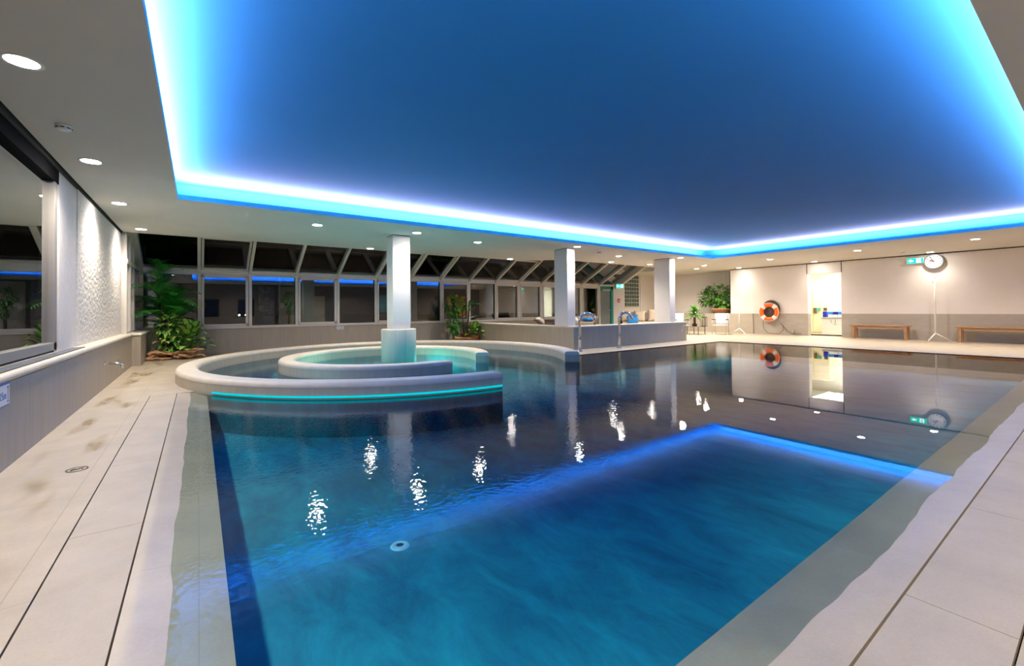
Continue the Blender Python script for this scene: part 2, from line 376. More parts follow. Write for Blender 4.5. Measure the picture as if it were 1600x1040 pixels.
# ------------------------------------------------------------------ columns
def column(label, x0, y0, x1, y1, z0, base=None):
    cx, cy = (x0+x1)/2, (y0+y1)/2
    t = thing('support_column', label, 'column', (cx, cy, base[2] if base else z0))
    zb = base[2] if base else z0
    m = MB(); m.box(x0-cx, y0-cy, z0-zb, x1-cx, y1-cy, H-.012-zb); m.build('shaft', M_white, t, bevel=.004)
    m = MB(); m.box(x0-cx+.01, y0-cy+.01, H-.012-zb, x1-cx-.01, y1-cy-.01, H-.001-zb); m.build('shadow_gap', M_gap, t)
    if base:
        r, h = base[0], base[1]
        m = MB(); m.lathe([(0, 0), (r, 0), (r, h-zb-.02), (r-.006, h-zb-.006), (r-.02, h-zb), (0, h-zb)], n=64)
        rb = tag(m.build('round_base', M_ringb, t), 'round stone clad drum at the foot of the column')
        for p in rb.data.polygons: p.use_smooth = abs(p.normal.z) < .9
    return t
M_ringb = tile_mat('drum stone', (.50, .50, .46), (50, 50), 'xz', noise=.12, streak=(6, 6, .5), nscale=2.5)
column('square white column rising from a round drum inside the inner ring', 3.36, 8.99, 3.75, 9.36, .68, (.37, .68, -.48))
column('square white column on the bend of the half-height wall', 7.96, 8.52, 8.24, 9.04, .60)
column('square white column near the free end of the half-height wall', 12.40, 8.45, 12.68, 9.05, .60)

# ------------------------------------------------------------------ half-height wall behind the pool
hw = thing('half_height_wall', 'waist-high grey tiled wall turning a corner behind the pool', 'low wall', (8, 8.3, 0))
def lwall(x0, y0, x1, y1, z0, z1, d=(8, 8.3)): m = MB(); m.box(x0-d[0], y0-d[1], z0, x1-d[0], y1-d[1], z1); return m
foot = [(7.96, 8.30), (13.06, 8.30), (13.06, 8.62), (8.30, 8.62), (8.30, 13.9), (7.96, 13.9)]
m = MB(); m.prism([(x-8, y-8.3) for x, y in foot], 0, .575); m.build('wall_body', tile_mat('half wall stone', (.41, .37, .29), (.6, 1.2), 'xz', joint=.9, jw=.003, noise=.12, streak=(6, 6, .5), nscale=2.5), hw)
foot2 = [(7.95, 8.29), (13.07, 8.29), (13.07, 8.63), (8.31, 8.63), (8.31, 13.9), (7.95, 13.9)]
m = MB(); m.prism([(x-8, y-8.3) for x, y in foot2], .575, .62); m.build('coping', M_cope, hw, bevel=.012)

# ------------------------------------------------------------------ left wall: ledge, window, rough render
m = MB(); m.prism([(-1.5, YN), (XL, YN), (XL, 11.65), (-.95, 11.65), (-.95, YB), (-1.5, YB)], 0, .60)
struct(m.build('wall_left', M_clad), 'grey stone clad low wall along the left walkway', 'wall')
def ledge_cap(poly, z0, z1):
    m = MB(); m.prism(poly, z0, z1); return m
struct(ledge_cap([(-1.5, YN), (XL+.012, YN), (XL+.012, 11.638), (-.938, 11.638), (-.938, YB), (-1.5, YB)], .60, .66).build('trim_6', M_cope, bevel=.028), 'rounded pale stone ledge capping the left low wall', 'ledge')
m = MB()
m.box(-1.245, 1.0, .657, -1.13, 7.45, .664)
for k in range(5): m.box(-1.24+.022*k, 1.0, .664, -1.228+.022*k, 7.45, .668, mi=1)
struct(m.build('trim_7', [M_dark, pbr('grille steel', (.35, .38, .43), .35, .6, noise=.05)]), 'long slotted ventilation grille set into the window ledge', 'grille')
m = MB(); m.box(-1.5, 7.75, .66, -1.25, 11.62, 2.665)
struct(m.build('wall_left', M_rough), 'white wall of coarse rendered plaster past the big left window', 'wall')
m = MB(); m.box(-1.5, 6.90, .66, -1.262, 7.75, 2.665)
struct(m.build('wall_left', pbr('smooth render', (.72, .69, .67), .8, noise=.04, scale=12, bump=.25, bscale=60)), 'smooth white wall strip between the left window and rough plaster', 'wall')
m = MB(); m.box(-1.5, -2.2, 2.665, -1.24, 11.62, H+.3)
struct(m.build('trim_8', M_gap), 'dark shadow gap where the left wall meets the ceiling', 'trim')
# big left window
wl = thing('window_1', 'large dark fixed window in the left wall', 'window', (-1.3, 3, .66), kind='structure')
m = MB()
for a, b in ((6.75, 6.86), (1.9, 2.0), (-2.1, -2.0)): m.box(-.05, a-3, 0, .03, b-3, 2.005)
m.box(-.05, -5.1, .02, .03, 3.86, .105)
m.build('window_frame', pbr('grey window frame', (.30, .295, .28), .4, noise=.03), wl, bevel=.004)
m = MB(); m.box(-.05, -5.1, 1.86, .035, 3.90, 2.005); m.box(-.05, 3.86, 0, .0, 3.90, 2.0); m.build('dark_head', pbr('dark window head', (.008, .008, .009), .9, spec=.05, noise=.1), wl)  # near-black band along the window head and down one edge
m = MB(); m.box(-.03, -5.1, .09, -.018, 3.78, 1.88); m.build('window_pane', M_glass, wl)

# ------------------------------------------------------------------ window wall and sloped glazing
m = MB(); m.box(-1.5, YB, 0, 16.2, YB+.3, .63)
struct(m.build('wall_back', M_cladx), 'grey stone clad low wall under the long row of windows', 'wall')
m = MB(); m.box(-1.5, YB-.03, .63, 15.0, YB+.25, .665)
struct(m.build('trim_9', M_frame, bevel=.006), 'pale window sill running under the row of windows', 'sill')
xs = [-1.14, .02, 1.16, 2.32, 3.48, 4.64, 5.80, 6.96, 8.12, 9.28, 10.42, 11.58, 12.74, 13.88, 15.0]
ZT0, ZT1 = 2.10, 2.22
SL = -.53
m = MB(); m.box(-1.5, YB-.05, ZT0+.01, 16.15, YB+.08, ZT1-.01)
m.box(-1.5, YB-.08, ZT1-.05, 16.15, YB-.04, ZT1-.02)
struct(m.build('trim_10', M_frame, bevel=.006), 'long pale transom beam between the windows and sloping glass', 'transom')
ang = math.atan(.53)
def slope_pt(y): return ZT1 - .03 + (YB - y) * .53
for i in range(len(xs)-1):
    a, b = xs[i], xs[i+1]
    cx = (a+b)/2; k = i+2
    where = ['in the plant corner at the far left', 'first to the right of the tall corner palm', 'second to the right of the tall corner palm', 'third to the right of the tall corner palm', 'fourth to the right of the tall corner palm', 'just left of the column in the inner ring', 'directly right of the column in the inner ring', 'behind the climbing plant group', 'right of the climbing plant group', 'left neighbour of the life-ring reflection', 'left of the column on the wall bend', 'behind the column on the wall bend', 'right of the column on the wall bend', 'next to the glazed exit door'][i]
    w = thing(f'window_{k}', 'upright window ' + where, 'window', (cx, YB, .665), kind='structure')
    hw2 = (b-a)/2; top = ZT0 - .665
    m = MB(); m.box(-hw2-.028, -.05, 0, -hw2+.045, .06, top+.01); m.box(hw2-.045, -.05, 0, hw2+.028, .06, top+.01) if i == len(xs)-2 else None
    m.box(-hw2, -.04, 0, hw2, .05, .035); m.box(-hw2, -.04, top-.04, hw2, .05, top+.01)
    if i % 2 == 1 or i > 8:
        for q in ((-hw2+.05, 0.04, -hw2+.105, top-.04), (hw2-.105, .04, hw2-.04, top-.04), (-hw2+.05, .035, hw2-.04, .09), (-hw2+.05, top-.10, hw2-.04, top-.04)):
            m.box(q[0], -.065, q[1], q[2], .02, q[3])
    m.build('window_frame', M_frame, w, bevel=.004)
    m = MB()
    m.box(hw2-.05, -.03, .035, hw2-.042, .03, top-.04); m.box(-hw2+.045, -.03, .035, -hw2+.05, .03, top-.04)
    m.build('gasket', M_dark, w)
    m = MB(); m.box(-hw2+.03, .0, .02, hw2-.03, .012, top-.02); m.build('window_pane', M_glass, w)
    # sloping pane above
    w = thing(f'window_{k+20}', 'sloping roof pane above the upright window ' + where, 'roof window', (cx, YB, ZT1-.03), kind='structure')
    M = Matrix.Rotation(PI/2-ang, 4, 'X')   # local z runs up the slope
    Lg = 2.75
    m = MB(); m.box(-hw2-.035, -.10, 0, -hw2+.035, .03, Lg, M=M.copy()); m.box(hw2-.035, -.10, 0, hw2+.035, .03, Lg, M=M.copy()) if i == len(xs)-2 else None
    m.box(-hw2+.03, -.03, .0, hw2-.03, .03, .07, M=M.copy())
    if i in (1, 5, 6, 9):
        for q in ((-hw2+.05, .08, -hw2+.10, 1.5), (hw2-.10, .08, hw2-.05, 1.5), (-hw2+.05, .08, hw2-.05, .13), (-hw2+.05, 1.45, hw2-.05, 1.5)):
            m.box(q[0], -.05, q[1], q[2], -.0, q[3], M=M.copy())
    m.build('window_frame', M_frame, w, bevel=.004)
    m = MB(); m.box(-hw2+.03, .0, .03, hw2-.03, .012, Lg, M=M.copy()); m.build('window_pane', M_roofglass, w)
# last sloping bay over the door, then the pale end rafter
M = Matrix.Translation((0, YB, ZT1-.03)) @ Matrix.Rotation(PI/2-ang, 4, 'X')
m = MB(); m.box(15.0, 0, .03, 16.1, .012, 2.75, M=M); 
struct(m.build('window_40', M_glass), 'sloping roof pane over the glazed exit door', 'roof window')
m = MB(); m.box(16.05, -.22, 0, 16.22, .03, 2.75, M=M)
struct(m.build('trim_11', M_frame, bevel=.004), 'broad pale end rafter closing the sloping glass', 'rafter')
# left return of the glazing
w = thing('window_41', 'narrow side windows above the ledge in the plant corner', 'window', (-1.2, 11.7, .66), kind='structure')
m = MB()
for y in (0, .62, 1.30, 2.22): m.box(-.06, y-.03, 0, .03, y+.035, 2.05)
m.box(-.06, 0, 0, .03, 2.3, .04); m.box(-.06, 0, 1.42, .04, 2.3, 1.52)
m.build('window_frame', M_frame, w, bevel=.004)
m = MB(); m.box(-.03, 0, 0, -.02, 2.3, 2.6); m.build('window_pane', M_glass, w)
Mr = Matrix.Translation((-1.14, YB-.02, ZT1-.03)) @ Matrix.Rotation(PI/2-ang, 4, 'X')
m = MB(); m.box(-.10, -.12, 0, .05, .03, 2.75, M=Mr)
struct(m.build('trim_12', M_frame, bevel=.004), 'slanting pale corner rafter above the corner palm', 'rafter')

# door bay and wall beside it
d = thing('door_1', 'glazed exit door at the far end, green sign glow painted into its frame', 'door', (15.5, YB, 0), kind='structure')
m = MB(); m.box(-.50, -.05, 0, -.40, .08, 2.10); m.build('door_jamb', M_frame, d)
m = MB(); m.box(.30, -.07, 0, .46, .08, 2.10); m.box(-.40, -.07, 1.98, .46, .08, 2.10); m.build('door_frame', M_teal, d)
m = MB(); m.box(-.40, -.02, 0, .30, .0, 1.98); m.build('door_pane', pbr('frosted door glass', (.22, .26, .26), .25, noise=.1), d)
m = MB(); m.tube([(.22, -.05, 1.0), (.22, -.09, 1.0), (.10, -.09, 1.0)], .012); m.build('door_handle', M_steel, d)
m = MB(); m.box(-.3, -.09, 1.90, .25, -.03, 1.97); m.build('door_closer', M_steel, d)
m = MB(); m.box(15.96, YB-.06, 0, 16.78, YB+.3, H+.9)
struct(m.build('wall_back', M_white), 'white wall strip between the exit door and glass blocks', 'wall')
m = MB(); m.box(16.78, YB, 0, 19.6, YB+.3, H)
struct(m.build('wall_back', M_alcove), 'beige end wall behind the lounge corner', 'wall')
gb = thing('glass_block_panel', 'tall panel of grey-green glass blocks in the far corner', 'glass blocks', (17.33, YB, 1.16), kind='structure')
m = MB(); m.box(-.55, -.05, 0, .55, 0, H-1.162); m.build('mortar_bed', pbr('block mortar', (.42, .46, .40), .7, noise=.1), gb)
m = MB()
for i in range(6):
    for j in range(8):
        x = -.54 + i*.18; z = .01 + j*.19
        m.box(x+.03, -.075, z+.02, x+.155, -.045, z+.17)
m.build('block_faces', pbr('block glass', (.10, .14, .11), .15, noise=.3, scale=15), gb, bevel=.01)
m = MB(); m.box(18.02, YB-.04, 0, 18.10, YB, H); struct(m.build('trim_13', M_white), 'thin pale vertical strip on the beige end wall', 'trim')

# ------------------------------------------------------------------ right (bench) wall with niche and door opening
DY0, DY1, DH = 5.70, 6.74, 2.30
WT = .82
m = MB(); m.box(XR, YN, WT, XR+.25, DY0, H); struct(m.build('wall_right', M_wallw), 'pale tiled upper wall behind the benches', 'wall')
m = MB(); m.box(XR, DY1, WT, XR+.25, 9.65, H); struct(m.build('wall_right', M_wallw), 'pale tiled upper wall behind the life ring', 'wall')
m = MB(); m.box(XR+.004, DY0-.01, DH, XR+.25, DY1+.01, H); struct(m.build('wall_right', M_wallw), 'pale lintel above the bright doorway', 'wall')
m = MB(); m.box(XR-.006, YN, 0, XR+.25, DY0, WT); struct(m.build('wall_right', M_wain), 'taupe tiled lower wall behind the benches', 'wall')
m = MB(); m.box(XR-.006, DY1, 0, XR+.25, 8.72, WT); m.box(XR-.05, 8.72, 0, XR+.25, 8.78, WT); m.box(XR-.006, 8.78, 0, XR+1.1, YB, WT)
struct(m.build('wall_right', M_wain), 'taupe tiled lower wall behind life ring and chairs', 'wall')
m = MB(); m.box(19.5, 9.65, WT, 19.8, YB, H); struct(m.build('wall_right', M_wallw), 'recessed pale wall of the planter niche', 'wall')
m = MB(); m.box(19.38, 10.15, WT, 19.5, 10.35, H); struct(m.build('trim_14', M_white), 'slim pale pilaster rising behind the large potted plant', 'trim')
for y in (DY0-.02, DY1+.02):
    m = MB(); m.box(XR-.004, y-.012, DH, XR+.01, y+.012, H-.0); struct(m.build('trim_15', M_gap), 'thin dark joint above the ' + ('right' if y < 6 else 'left') + ' jamb of the bright doorway', 'trim')
m = MB(); m.box(XR-.012, YN, H-.03, XR+.2, 9.65, H-.003); struct(m.build('trim_16', M_gap), 'dark shadow gap between bench wall and ceiling', 'trim')
# bright room behind the opening
m = MB()
m.box(XR+.25, 3.5, -.02, 22.5, 8.6, 0); struct(m.build('floor', M_deck), 'pale floor of the bright room beyond the doorway', 'floor')
MRW = pbr('bright room paint', (.85, .85, .80), .7, noise=.01)
m = MB(); m.box(22.4, 3.5, 0, 22.5, 8.6, 2.6); struct(m.build('wall_right', MRW), 'white far wall of the bright room', 'wall')
m = MB(); m.box(XR+.25, 3.4, 0, 22.5, 3.5, 2.6); struct(m.build('wall_front', MRW), 'white side wall of the bright room', 'wall')
m = MB(); m.box(XR+.25, 8.5, 0, 22.5, 8.6, 2.6); struct(m.build('wall_back', pbr('yellow door paint', (.85, .75, .45), .6, noise=.02)), 'cream yellow side wall of the bright room', 'wall')
m = MB(); m.box(XR+.25, 3.4, 2.6, 22.5, 8.6, 2.65); struct(m.build('ceiling', MRW), 'white ceiling of the bright room', 'ceiling')

# ------------------------------------------------------------------ wall behind the camera (seen in the window reflections)
m = MB(); m.box(-1.5, YN-.2, 0, 19.6, YN, H+.1)
struct(m.build('wall_front', pbr('entrance wall', (.26, .22, .19), .7, noise=.06, scale=2)), 'brown entrance wall opposite the windows, seen in reflections', 'wall')
m = MB(); m.box(-1.5, YN-.2, 0, -1.25, .4, 2.66); struct(m.build('wall_left', M_white), 'white wall strip beside the camera on the left', 'wall')
CX0, CX1, CY0, CY1 = -.235, 13.85, .43, 7.82

# ------------------------------------------------------------------ ceiling with cove
outer = [(-1.22, YN), (XR+.02, YN), (XR+.02, 9.65), (19.8, 9.65), (19.8, YB), (16.2, YB), (16.2, 10.72)]
edge = [(10.2, 10.72), (9.9, 10.75), (9.6, 10.85), (9.35, 11.05), (9.15, 11.3), (8.95, 11.48), (8.6, 11.6), (8.1, 11.62), (-1.22, 11.60)]
hole = [(CX0, CY0), (CX1, CY0), (CX1, CY1), (CX0, CY1)]
mb = MB(); flat_poly(mb, outer + edge, [hole], H); 
skirt(mb, [(16.2, 10.72)] + edge, H, H+.95, closed=False)
skirt(mb, [(16.2, YB), (16.2, 10.72)], H, H+.95, closed=False)
struct(mb.build('ceiling', M_soffit), 'pale plaster soffit running round the blue ceiling', 'ceiling')
LIP = .07
mb = MB(); skirt(mb, hole, H, H+LIP); e = .45
o2 = [(CX0-e, CY0-e), (CX1+e, CY0-e), (CX1+e, CY1+e), (CX0-e, CY1+e)]
flat_poly(mb, o2, [hole], H+LIP)
struct(mb.build('trim_17', M_lip), 'thin lip hiding the cove lights, tinted with their blue glow', 'trim')
PZ = 3.02
mb = MB(); flat_poly(mb, o2, [], PZ); skirt(mb, o2, H+LIP, PZ)
struct(mb.build('ceiling', M_bluelid), 'wide raised ceiling field glowing blue above the pool', 'ceiling')

LEDC = (1.5, 1.0, 1.0)
LEDP = 29.0   # W per metre-ish
def led(name, x, y, lx, ly, tilt, axis):
    l = bpy.data.lights.new(name, 'AREA'); l.shape = 'RECTANGLE'; l.size = lx; l.size_y = ly; l.color = LEDC; l.energy = LEDP * max(lx, ly)
    o = bpy.data.objects.new(name, l); COL.objects.link(o); o.location = (x, y, H+LIP+.05)
    o.rotation_euler = (PI + (tilt if axis == 'x' else 0), (tilt if axis == 'y' else 0), 0)
    return o
T = R(0)
led('cove_light_far', (CX0+CX1)/2, CY1+.16, CX1-CX0, .05, T, 'x')
led('cove_light_near', (CX0+CX1)/2, CY0-.16, CX1-CX0, .05, -T, 'x')
led('cove_light_left', CX0-.16, (CY0+CY1)/2, .05, CY1-CY0, T, 'y')
led('cove_light_right', CX1+.16, (CY0+CY1)/2, .05, CY1-CY0, -T, 'y')

# ------------------------------------------------------------------ downlights
proto = thing('downlight', '', 'ceiling light', (0, 0, H))
m = MB(); m.lathe([(.078, -.001), (.098, -.006), (.104, -.001), (.104, 0)], n=32); m.build('trim_ring', M_whmetal, proto, smooth=True)
m = MB(); m.lathe([(0, -.003), (.079, -.003), (.079, -.001)], n=32); m.build('diffuser', M_lamp, proto)
def spot(x, y, p=1., z=H-.03, size=150, blend=1.):
    l = bpy.data.lights.new('spot', 'SPOT'); l.energy = 190*p; l.color = (1, .86, .71); l.spot_size = R(size); l.spot_blend = blend; l.shadow_soft_size = .07
    o = bpy.data.objects.new('spot_lamp', l); COL.objects.link(o); o.location = (x, y, z); return o
DL = [(-.92, 4.09, 'over the left walkway, the largest and nearest one'), (-.93, 6.38, 'over the left walkway beyond the smoke detector'), (-.95, 8.62, 'over the left walkway beside the rough plaster wall'), (-.90, 11.05, 'at the far end of the left walkway near the corner palm'),
      (1.82, 8.78, 'between the left walkway and the column in the ring'), (3.72, 8.55, 'touching the top of the column in the inner ring'), (5.46, 8.97, 'first to the right of the column in the inner ring'),
      (8.05, 8.22, 'above the column on the wall bend'), (10.58, 9.0, 'over the half-height wall between its two columns'), (12.70, 8.25, 'above the column at the free end of the half wall'),
      (15.8, 9.25, 'near the cove corner by the chairs'), (15.8, 6.87, 'in front of the bright doorway'), (15.6, 4.39, 'in front of the left bench'), (15.5, 2.0, 'furthest right, over the near end of the far deck'),
      (3.64, 11.35, 'close to the sloping glass left of the ring column'), (8.15, 11.40, 'on the wavy ceiling edge near the sloping glass'), (11.68, 10.27, 'beside the sloping glass right of the bend column'), (13.6, 10.1, 'over the white lounger'), (16.85, 10.2, 'over the lounge corner by the chairs')]
first = True
for x, y, w in DL:
    lab = 'round recessed ceiling light ' + w
    if first: proto.location = (x, y, H); proto['label'] = lab; proto['group'] = 'recessed ceiling lights'; first = False
    else: dup(proto, (x, y, H), 0, lab, 'recessed ceiling lights')
    spot(x, y, 2.6 if x > 16.5 else 1.75 if x > 11 else (1.5 if y > 11.2 and x > 1 else 1.))
for x, y, w in ((18.05, 3.28, 'wall-washing, above the clock'), (18.05, 6.35, 'wall-washing, above the bright doorway'), (18.05, 9.05, 'wall-washing, left of the life ring'), (17.9, 12.3, 'added to brighten the lounge corner, hidden behind the end column')):  # the last one is an added light that brightens the lounge corner
    dup(proto, (x, y, H), 0, 'small recessed ceiling light ' + w, 'recessed ceiling lights'); spot(x, y, 1.1 if y > 10 else .35, size=130)
for x, y in ((-.9, 1.8), (-.9, -.6), (2.2, -.7), (5., -.7), (8., -.7), (11., -.7), (14.2, -.7), (16.5, -.7)): spot(x, y, 1.4)
# bright side room lamp
l = bpy.data.lights.new('room lamp', 'AREA'); l.energy = 260; l.size = 2.5; l.color = (1, .95, .85)
o = bpy.data.objects.new('room_lamp', l); COL.objects.link(o); o.location = (20.6, 6.0, 2.55)
# underwater lamps
def uw(x, y, z, e, label, c=(.08, 1, .80)):
    t = thing('underwater_light', label, 'pool light', (x, y, z), group='underwater lights')
    m = MB(); m.lathe([(.05, -.0), (.085, .004), (.09, -.01)], n=24); m.build('bezel', M_chrome, t, smooth=True)
    m = MB(); m.lathe([(0, .004), (.05, .004), (.05, 0)], n=24); m.build('lens', glow('pool lens', (.5, 1, .9), 25), t)
    l = bpy.data.lights.new('uw', 'POINT'); l.energy = e; l.color = c; l.shadow_soft_size = .05
    o = bpy.data.objects.new('underwater_glow', l); COL.objects.link(o); o.location = (x, y, z+.12)
uw(2.15, 7.95, -.40, 13, 'underwater light inside the inner ring, left of the drum')
uw(4.2, 7.9, -.40, 13, 'underwater light inside the inner ring, right of the drum')
uw(4.55, 9.5, -.40, 13, 'underwater light at the back of the inner ring behind the drum')
uw(2.2, 9.6, -.40, 11, 'underwater light at the back left of the inner ring')
uw(1.0, 7.2, -.40, 4, 'underwater light in the channel between the two rings', (.05, .7, 1))

# ------------------------------------------------------------------ plants
def leaf(mb, base, d, ln, w, droop, n=5, mi=0, mid=None, fold=.25, pw=.8):
    """a pointed blade that leaves base along d and droops; 'mid' = material index of the pale centre"""
    d = Vector(d).normalized(); up = Vector((0, 0, 1)); side = d.cross(up)
    if side.length < .05: side = Vector((random.uniform(-1, 1), random.uniform(-1, 1), 0))
    side.normalize(); p0 = Vector(base); rows = []
    for i in range(n+1):
        t = i/n; p = p0 + d*ln*t*(1-.12*droop*t) - up*(droop*ln*.6*t*t)
        ww = w*math.sin(PI*min(.999, (t*.94+.03))**pw)*.5
        nrm = up*fold*ww
        if mid is None: rows.append([p - side*ww + nrm, p, p + side*ww + nrm])
        else: rows.append([p - side*ww + nrm, p - side*ww*.55 + nrm*.4, p, p + side*ww*.55 + nrm*.4, p + side*ww + nrm])
    k = len(rows[0]); vs = [v for q in rows for v in q]
    for i in range(n):
        for j in range(k-1):
            pass
    fo = [(i*k+j, i*k+j+1, (i+1)*k+j+1, (i+1)*k+j) for i in range(n) for j in range(k-1)]
    b = len(mb.v); mb.v += [tuple(v) for v in vs]; mb.f += [tuple(q+b for q in f_) for f_ in fo]
    for i in range(n):
        for j in range(k-1): mb.mi.append(mid if (mid is not None and j in (1, 2) and 0 < i < n) else mi)
def frond(mb, base, d, ln, arch, nl=16, ll=.32, lw=.03, mi=0):
    d = Vector(d).normalized(); up = Vector((0, 0, 1)); base = Vector(base); pts = []
    for i in range(nl+1):
        t = i/nl; pts.append(base + d*ln*t - up*(arch*ln*t*t))
    mb.tube(pts, [.007*(1-.7*i/nl) for i in range(nl+1)], 4, mi)
    for i in range(3, nl+1):
        t = i/nl; tg = (pts[i]-pts[i-1]).normalized(); side = tg.cross(up).normalized()
        L_ = ll*math.sin(PI*(.25+.65*t))
        for sg in (-1, 1):
            leaf(mb, pts[i], tg*.65 + side*sg*.9 + up*.15, L_, lw, .35, 3, mi, fold=.1)
def rnd(a, b): return random.uniform(a, b)
def soil_pot(t, r, h, mat=None, name='pot'):
    m = MB(); m.lathe([(0, 0), (r*.72, 0), (r, h*.92), (r*1.07, h*.92), (r*1.07, h), (r*.95, h), (r*.93, h*.85), (0, h*.85)], n=36)
    m.build(name, mat or M_terra, t, smooth=True)
def palm(label, x, y, z, ht, spread, n, stems=5, group=None, rz=0):
    t = thing('potted_palm', label, 'plant', (x, y, z), 0, group)
    soil_pot(t, .20, .26)
    ms = MB(); ml = MB()
    for s in range(stems):
        a = 2*PI*s/stems + .4; bx, by = .09*math.cos(a), .09*math.sin(a); h = ht*rnd(.45, .78)
        tip = Vector((bx*2.2, by*2.2, h)); ms.tube([(bx, by, .2), (bx*1.5, by*1.5, h*.55), tip], [.022, .018, .012], 8)
        for k in range(n):
            q = a + rnd(-2.6, 2.6); el = rnd(.35, 1.5)
            d = Vector((math.cos(q)*math.cos(el), math.sin(q)*math.cos(el), math.sin(el)))
            st = Vector((bx*1.5, by*1.5, h*rnd(.55, 1)))
            L_ = min(spread*rnd(.75, 1.15), (ht*1.04-st.z)/max(.25, math.sin(el))*1.1)
            frond(ml, st, d, L_, rnd(.25, .6), 16, ll=spread*.42, lw=.026)
    ms.build('stem', M_trunk, t, smooth=True); ml.build('foliage', M_leaf, t)
    return t
def dieff(label, x, y, z, r, h, n, group=None, lw=.23, pot=True):
    t = thing('dieffenbachia', label, 'plant', (x, y, z), 0, group)
    if pot: soil_pot(t, .17, .2)
    ml = MB(); ms = MB()
    for i in range(n):
        a = i*2.399 + rnd(-.2, .2); f_ = (i+.5)/n; el = .15 + 1.15*f_; hh = .18 + (h-.45)*f_
        d = Vector((math.cos(a)*math.cos(el), math.sin(a)*math.cos(el), math.sin(el)))
        b0 = Vector((0, 0, .15)); b1 = Vector((d.x*r*.35, d.y*r*.35, hh)); ms.tube([b0, (b0+b1)*.5+Vector((0, 0, .04)), b1], [.012, .009, .006], 5)
        leaf(ml, b1, d+Vector((0, 0, .1)), r*rnd(.65, .9), lw*rnd(.85, 1.15), rnd(.45, .95), 6, 0, 1, .12, .95)
    ms.build('stem', M_stem, t, smooth=True); ml.build('foliage', [M_leafd, M_leafl], t, smooth=True)
    return t
def bushy(label, name, x, y, z, blobs, n, ls, lw, mat, cat='plant', trunk=.5, group=None, vari=None):
    """leafy crown made of single leaves on short twigs filling a set of ellipsoids (cx,cy,cz,rx,ry,rz)"""
    t = thing(name, label, cat, (x, y, z), 0, group)
    ml = MB(); ms = MB()
    for bl in blobs:
        c = Vector(bl[:3]); ms.tube([(0, 0, 0), (c.x*.5, c.y*.5, c.z*.5+.05), c], [.025, .018, .01], 6)
        for i in range(int(n*bl[3]*bl[5]*6)):
            v = Vector((random.gauss(0, 1), random.gauss(0, 1), random.gauss(0, 1))).normalized()*rnd(.35, 1)**.6
            p = c + Vector((v.x*bl[3], v.y*bl[4], v.z*bl[5])); d = (v + Vector((0, 0, .3)) + Vector((rnd(-.5, .5), rnd(-.5, .5), 0)))
            leaf(ml, p, d, ls*rnd(.7, 1.2), lw*rnd(.7, 1.2), rnd(.5, 1.4), 4, 0 if (vari is None or random.random() > .4) else 1, None, .2, .75)
    ms.build('stem', M_trunk, t, smooth=True); ml.build('foliage', [mat, vari or mat], t, smooth=True)
    return t
def drift(label, x, y, z, ln, seed, rz=0, r0=.035):
    random.seed(seed); m = MB()
    for k in range(5):
        p = Vector((-ln/2+rnd(-.05, .05), rnd(-.08, .08), .05+.03*k)); pts = []
        for i in range(8):
            pts.append(p.copy()); p += Vector((ln/7, rnd(-.06, .06), rnd(-.035, .035))); p.z = max(.035, min(.24, p.z))
        m.tube(pts, [r0*rnd(.6, 1.2)*(1-.07*i) for i in range(8)], 8)
    o = m.build('driftwood', M_drift, None, smooth=True, loc=(x, y, z)); o.rotation_euler = (0, 0, rz)
    return tag(o, label, 'driftwood', kind='thing')

# corner group
palm('tall dark green palm in the left corner by the windows', -.60, 13.25, 0, 2.58, .92, 10, 7)
bushy('climbing plant with yellow-flecked leaves at the foot of the corner palm', 'pothos_plant', -.56, 12.9, 0, [(0, 0, .80, .26, .2, .32), (.05, -.05, .42, .28, .2, .24)], 250, .15, .085, M_leafp, vari=M_leafl)
dieff('broad pale-centred leafy plant right of the corner palm', -.16, 12.85, 0, .56, .98, 44)
drift('pile of reddish driftwood under the corner palm', -.68, 12.62, 0, .5, 3)
drift('reddish driftwood under the pale-centred corner plant', -.15, 12.50, 0, .5, 5)
# middle group against the windows
palm('slim tall palm in the middle plant group by the windows', 7.72, 13.55, 0, 2.1, .50, 3, 4)
bushy('upright climbing plant left in the middle plant group', 'pothos_plant', 7.18, 13.45, 0, [(0, 0, 1.25, .30, .25, .38), (.02, 0, .72, .24, .2, .40), (0, 0, .35, .16, .15, .18)], 260, .15, .08, M_leafp)
dieff('low pale-centred leafy plant in the middle plant group', 7.78, 13.02, 0, .48, .78, 30, lw=.21)
drift('reddish driftwood under the middle plant group', 7.35, 13.05, 0, .7, 8)

# planter niche
t = thing('planter_pot', 'wide terracotta bowl planter on the niche ledge', 'planter', (18.98, 10.34, WT+.004))
m = MB(); m.lathe([(0, 0), (.26, 0), (.40, .16), (.44, .17), (.44, .21), (.38, .21), (.36, .15), (0, .15)], n=36); m.build('bowl', M_terra, t, smooth=True)
m = MB(); m.lathe([(0, .17), (.37, .16)], n=30); m.build('soil', M_soil, t)
bushy('big bright green leafy plant filling the niche planter', 'monstera_plant', 18.98, 10.44, WT+.16, [(0, .08, .80, .30, .60, .38), (-.05, .50, .55, .28, .38, .34), (-.05, -.35, .42, .25, .42, .34), (-.1, .0, .30, .2, .45, .22)], 330, .17, .12, M_leaf2, vari=pbr('young monstera leaf', (.20, .42, .07), .35, noise=.4, scale=9))
t = thing('small_table', 'small dark low table holding the short palm-like plant', 'table', (16.45, 10.02, 0))
m = MB(); m.box(-.26, -.26, .30, .26, .26, .325); m.build('table_top', pbr('table top', (.35, .30, .26), .4, noise=.1), t, bevel=.004)
for a in (-.24, .24):
    for b in (-.24, .24):
        m = MB(); m.tube([(a, b, 0), (a, b, .30)], .014, 8); m.build('leg', M_black, t)
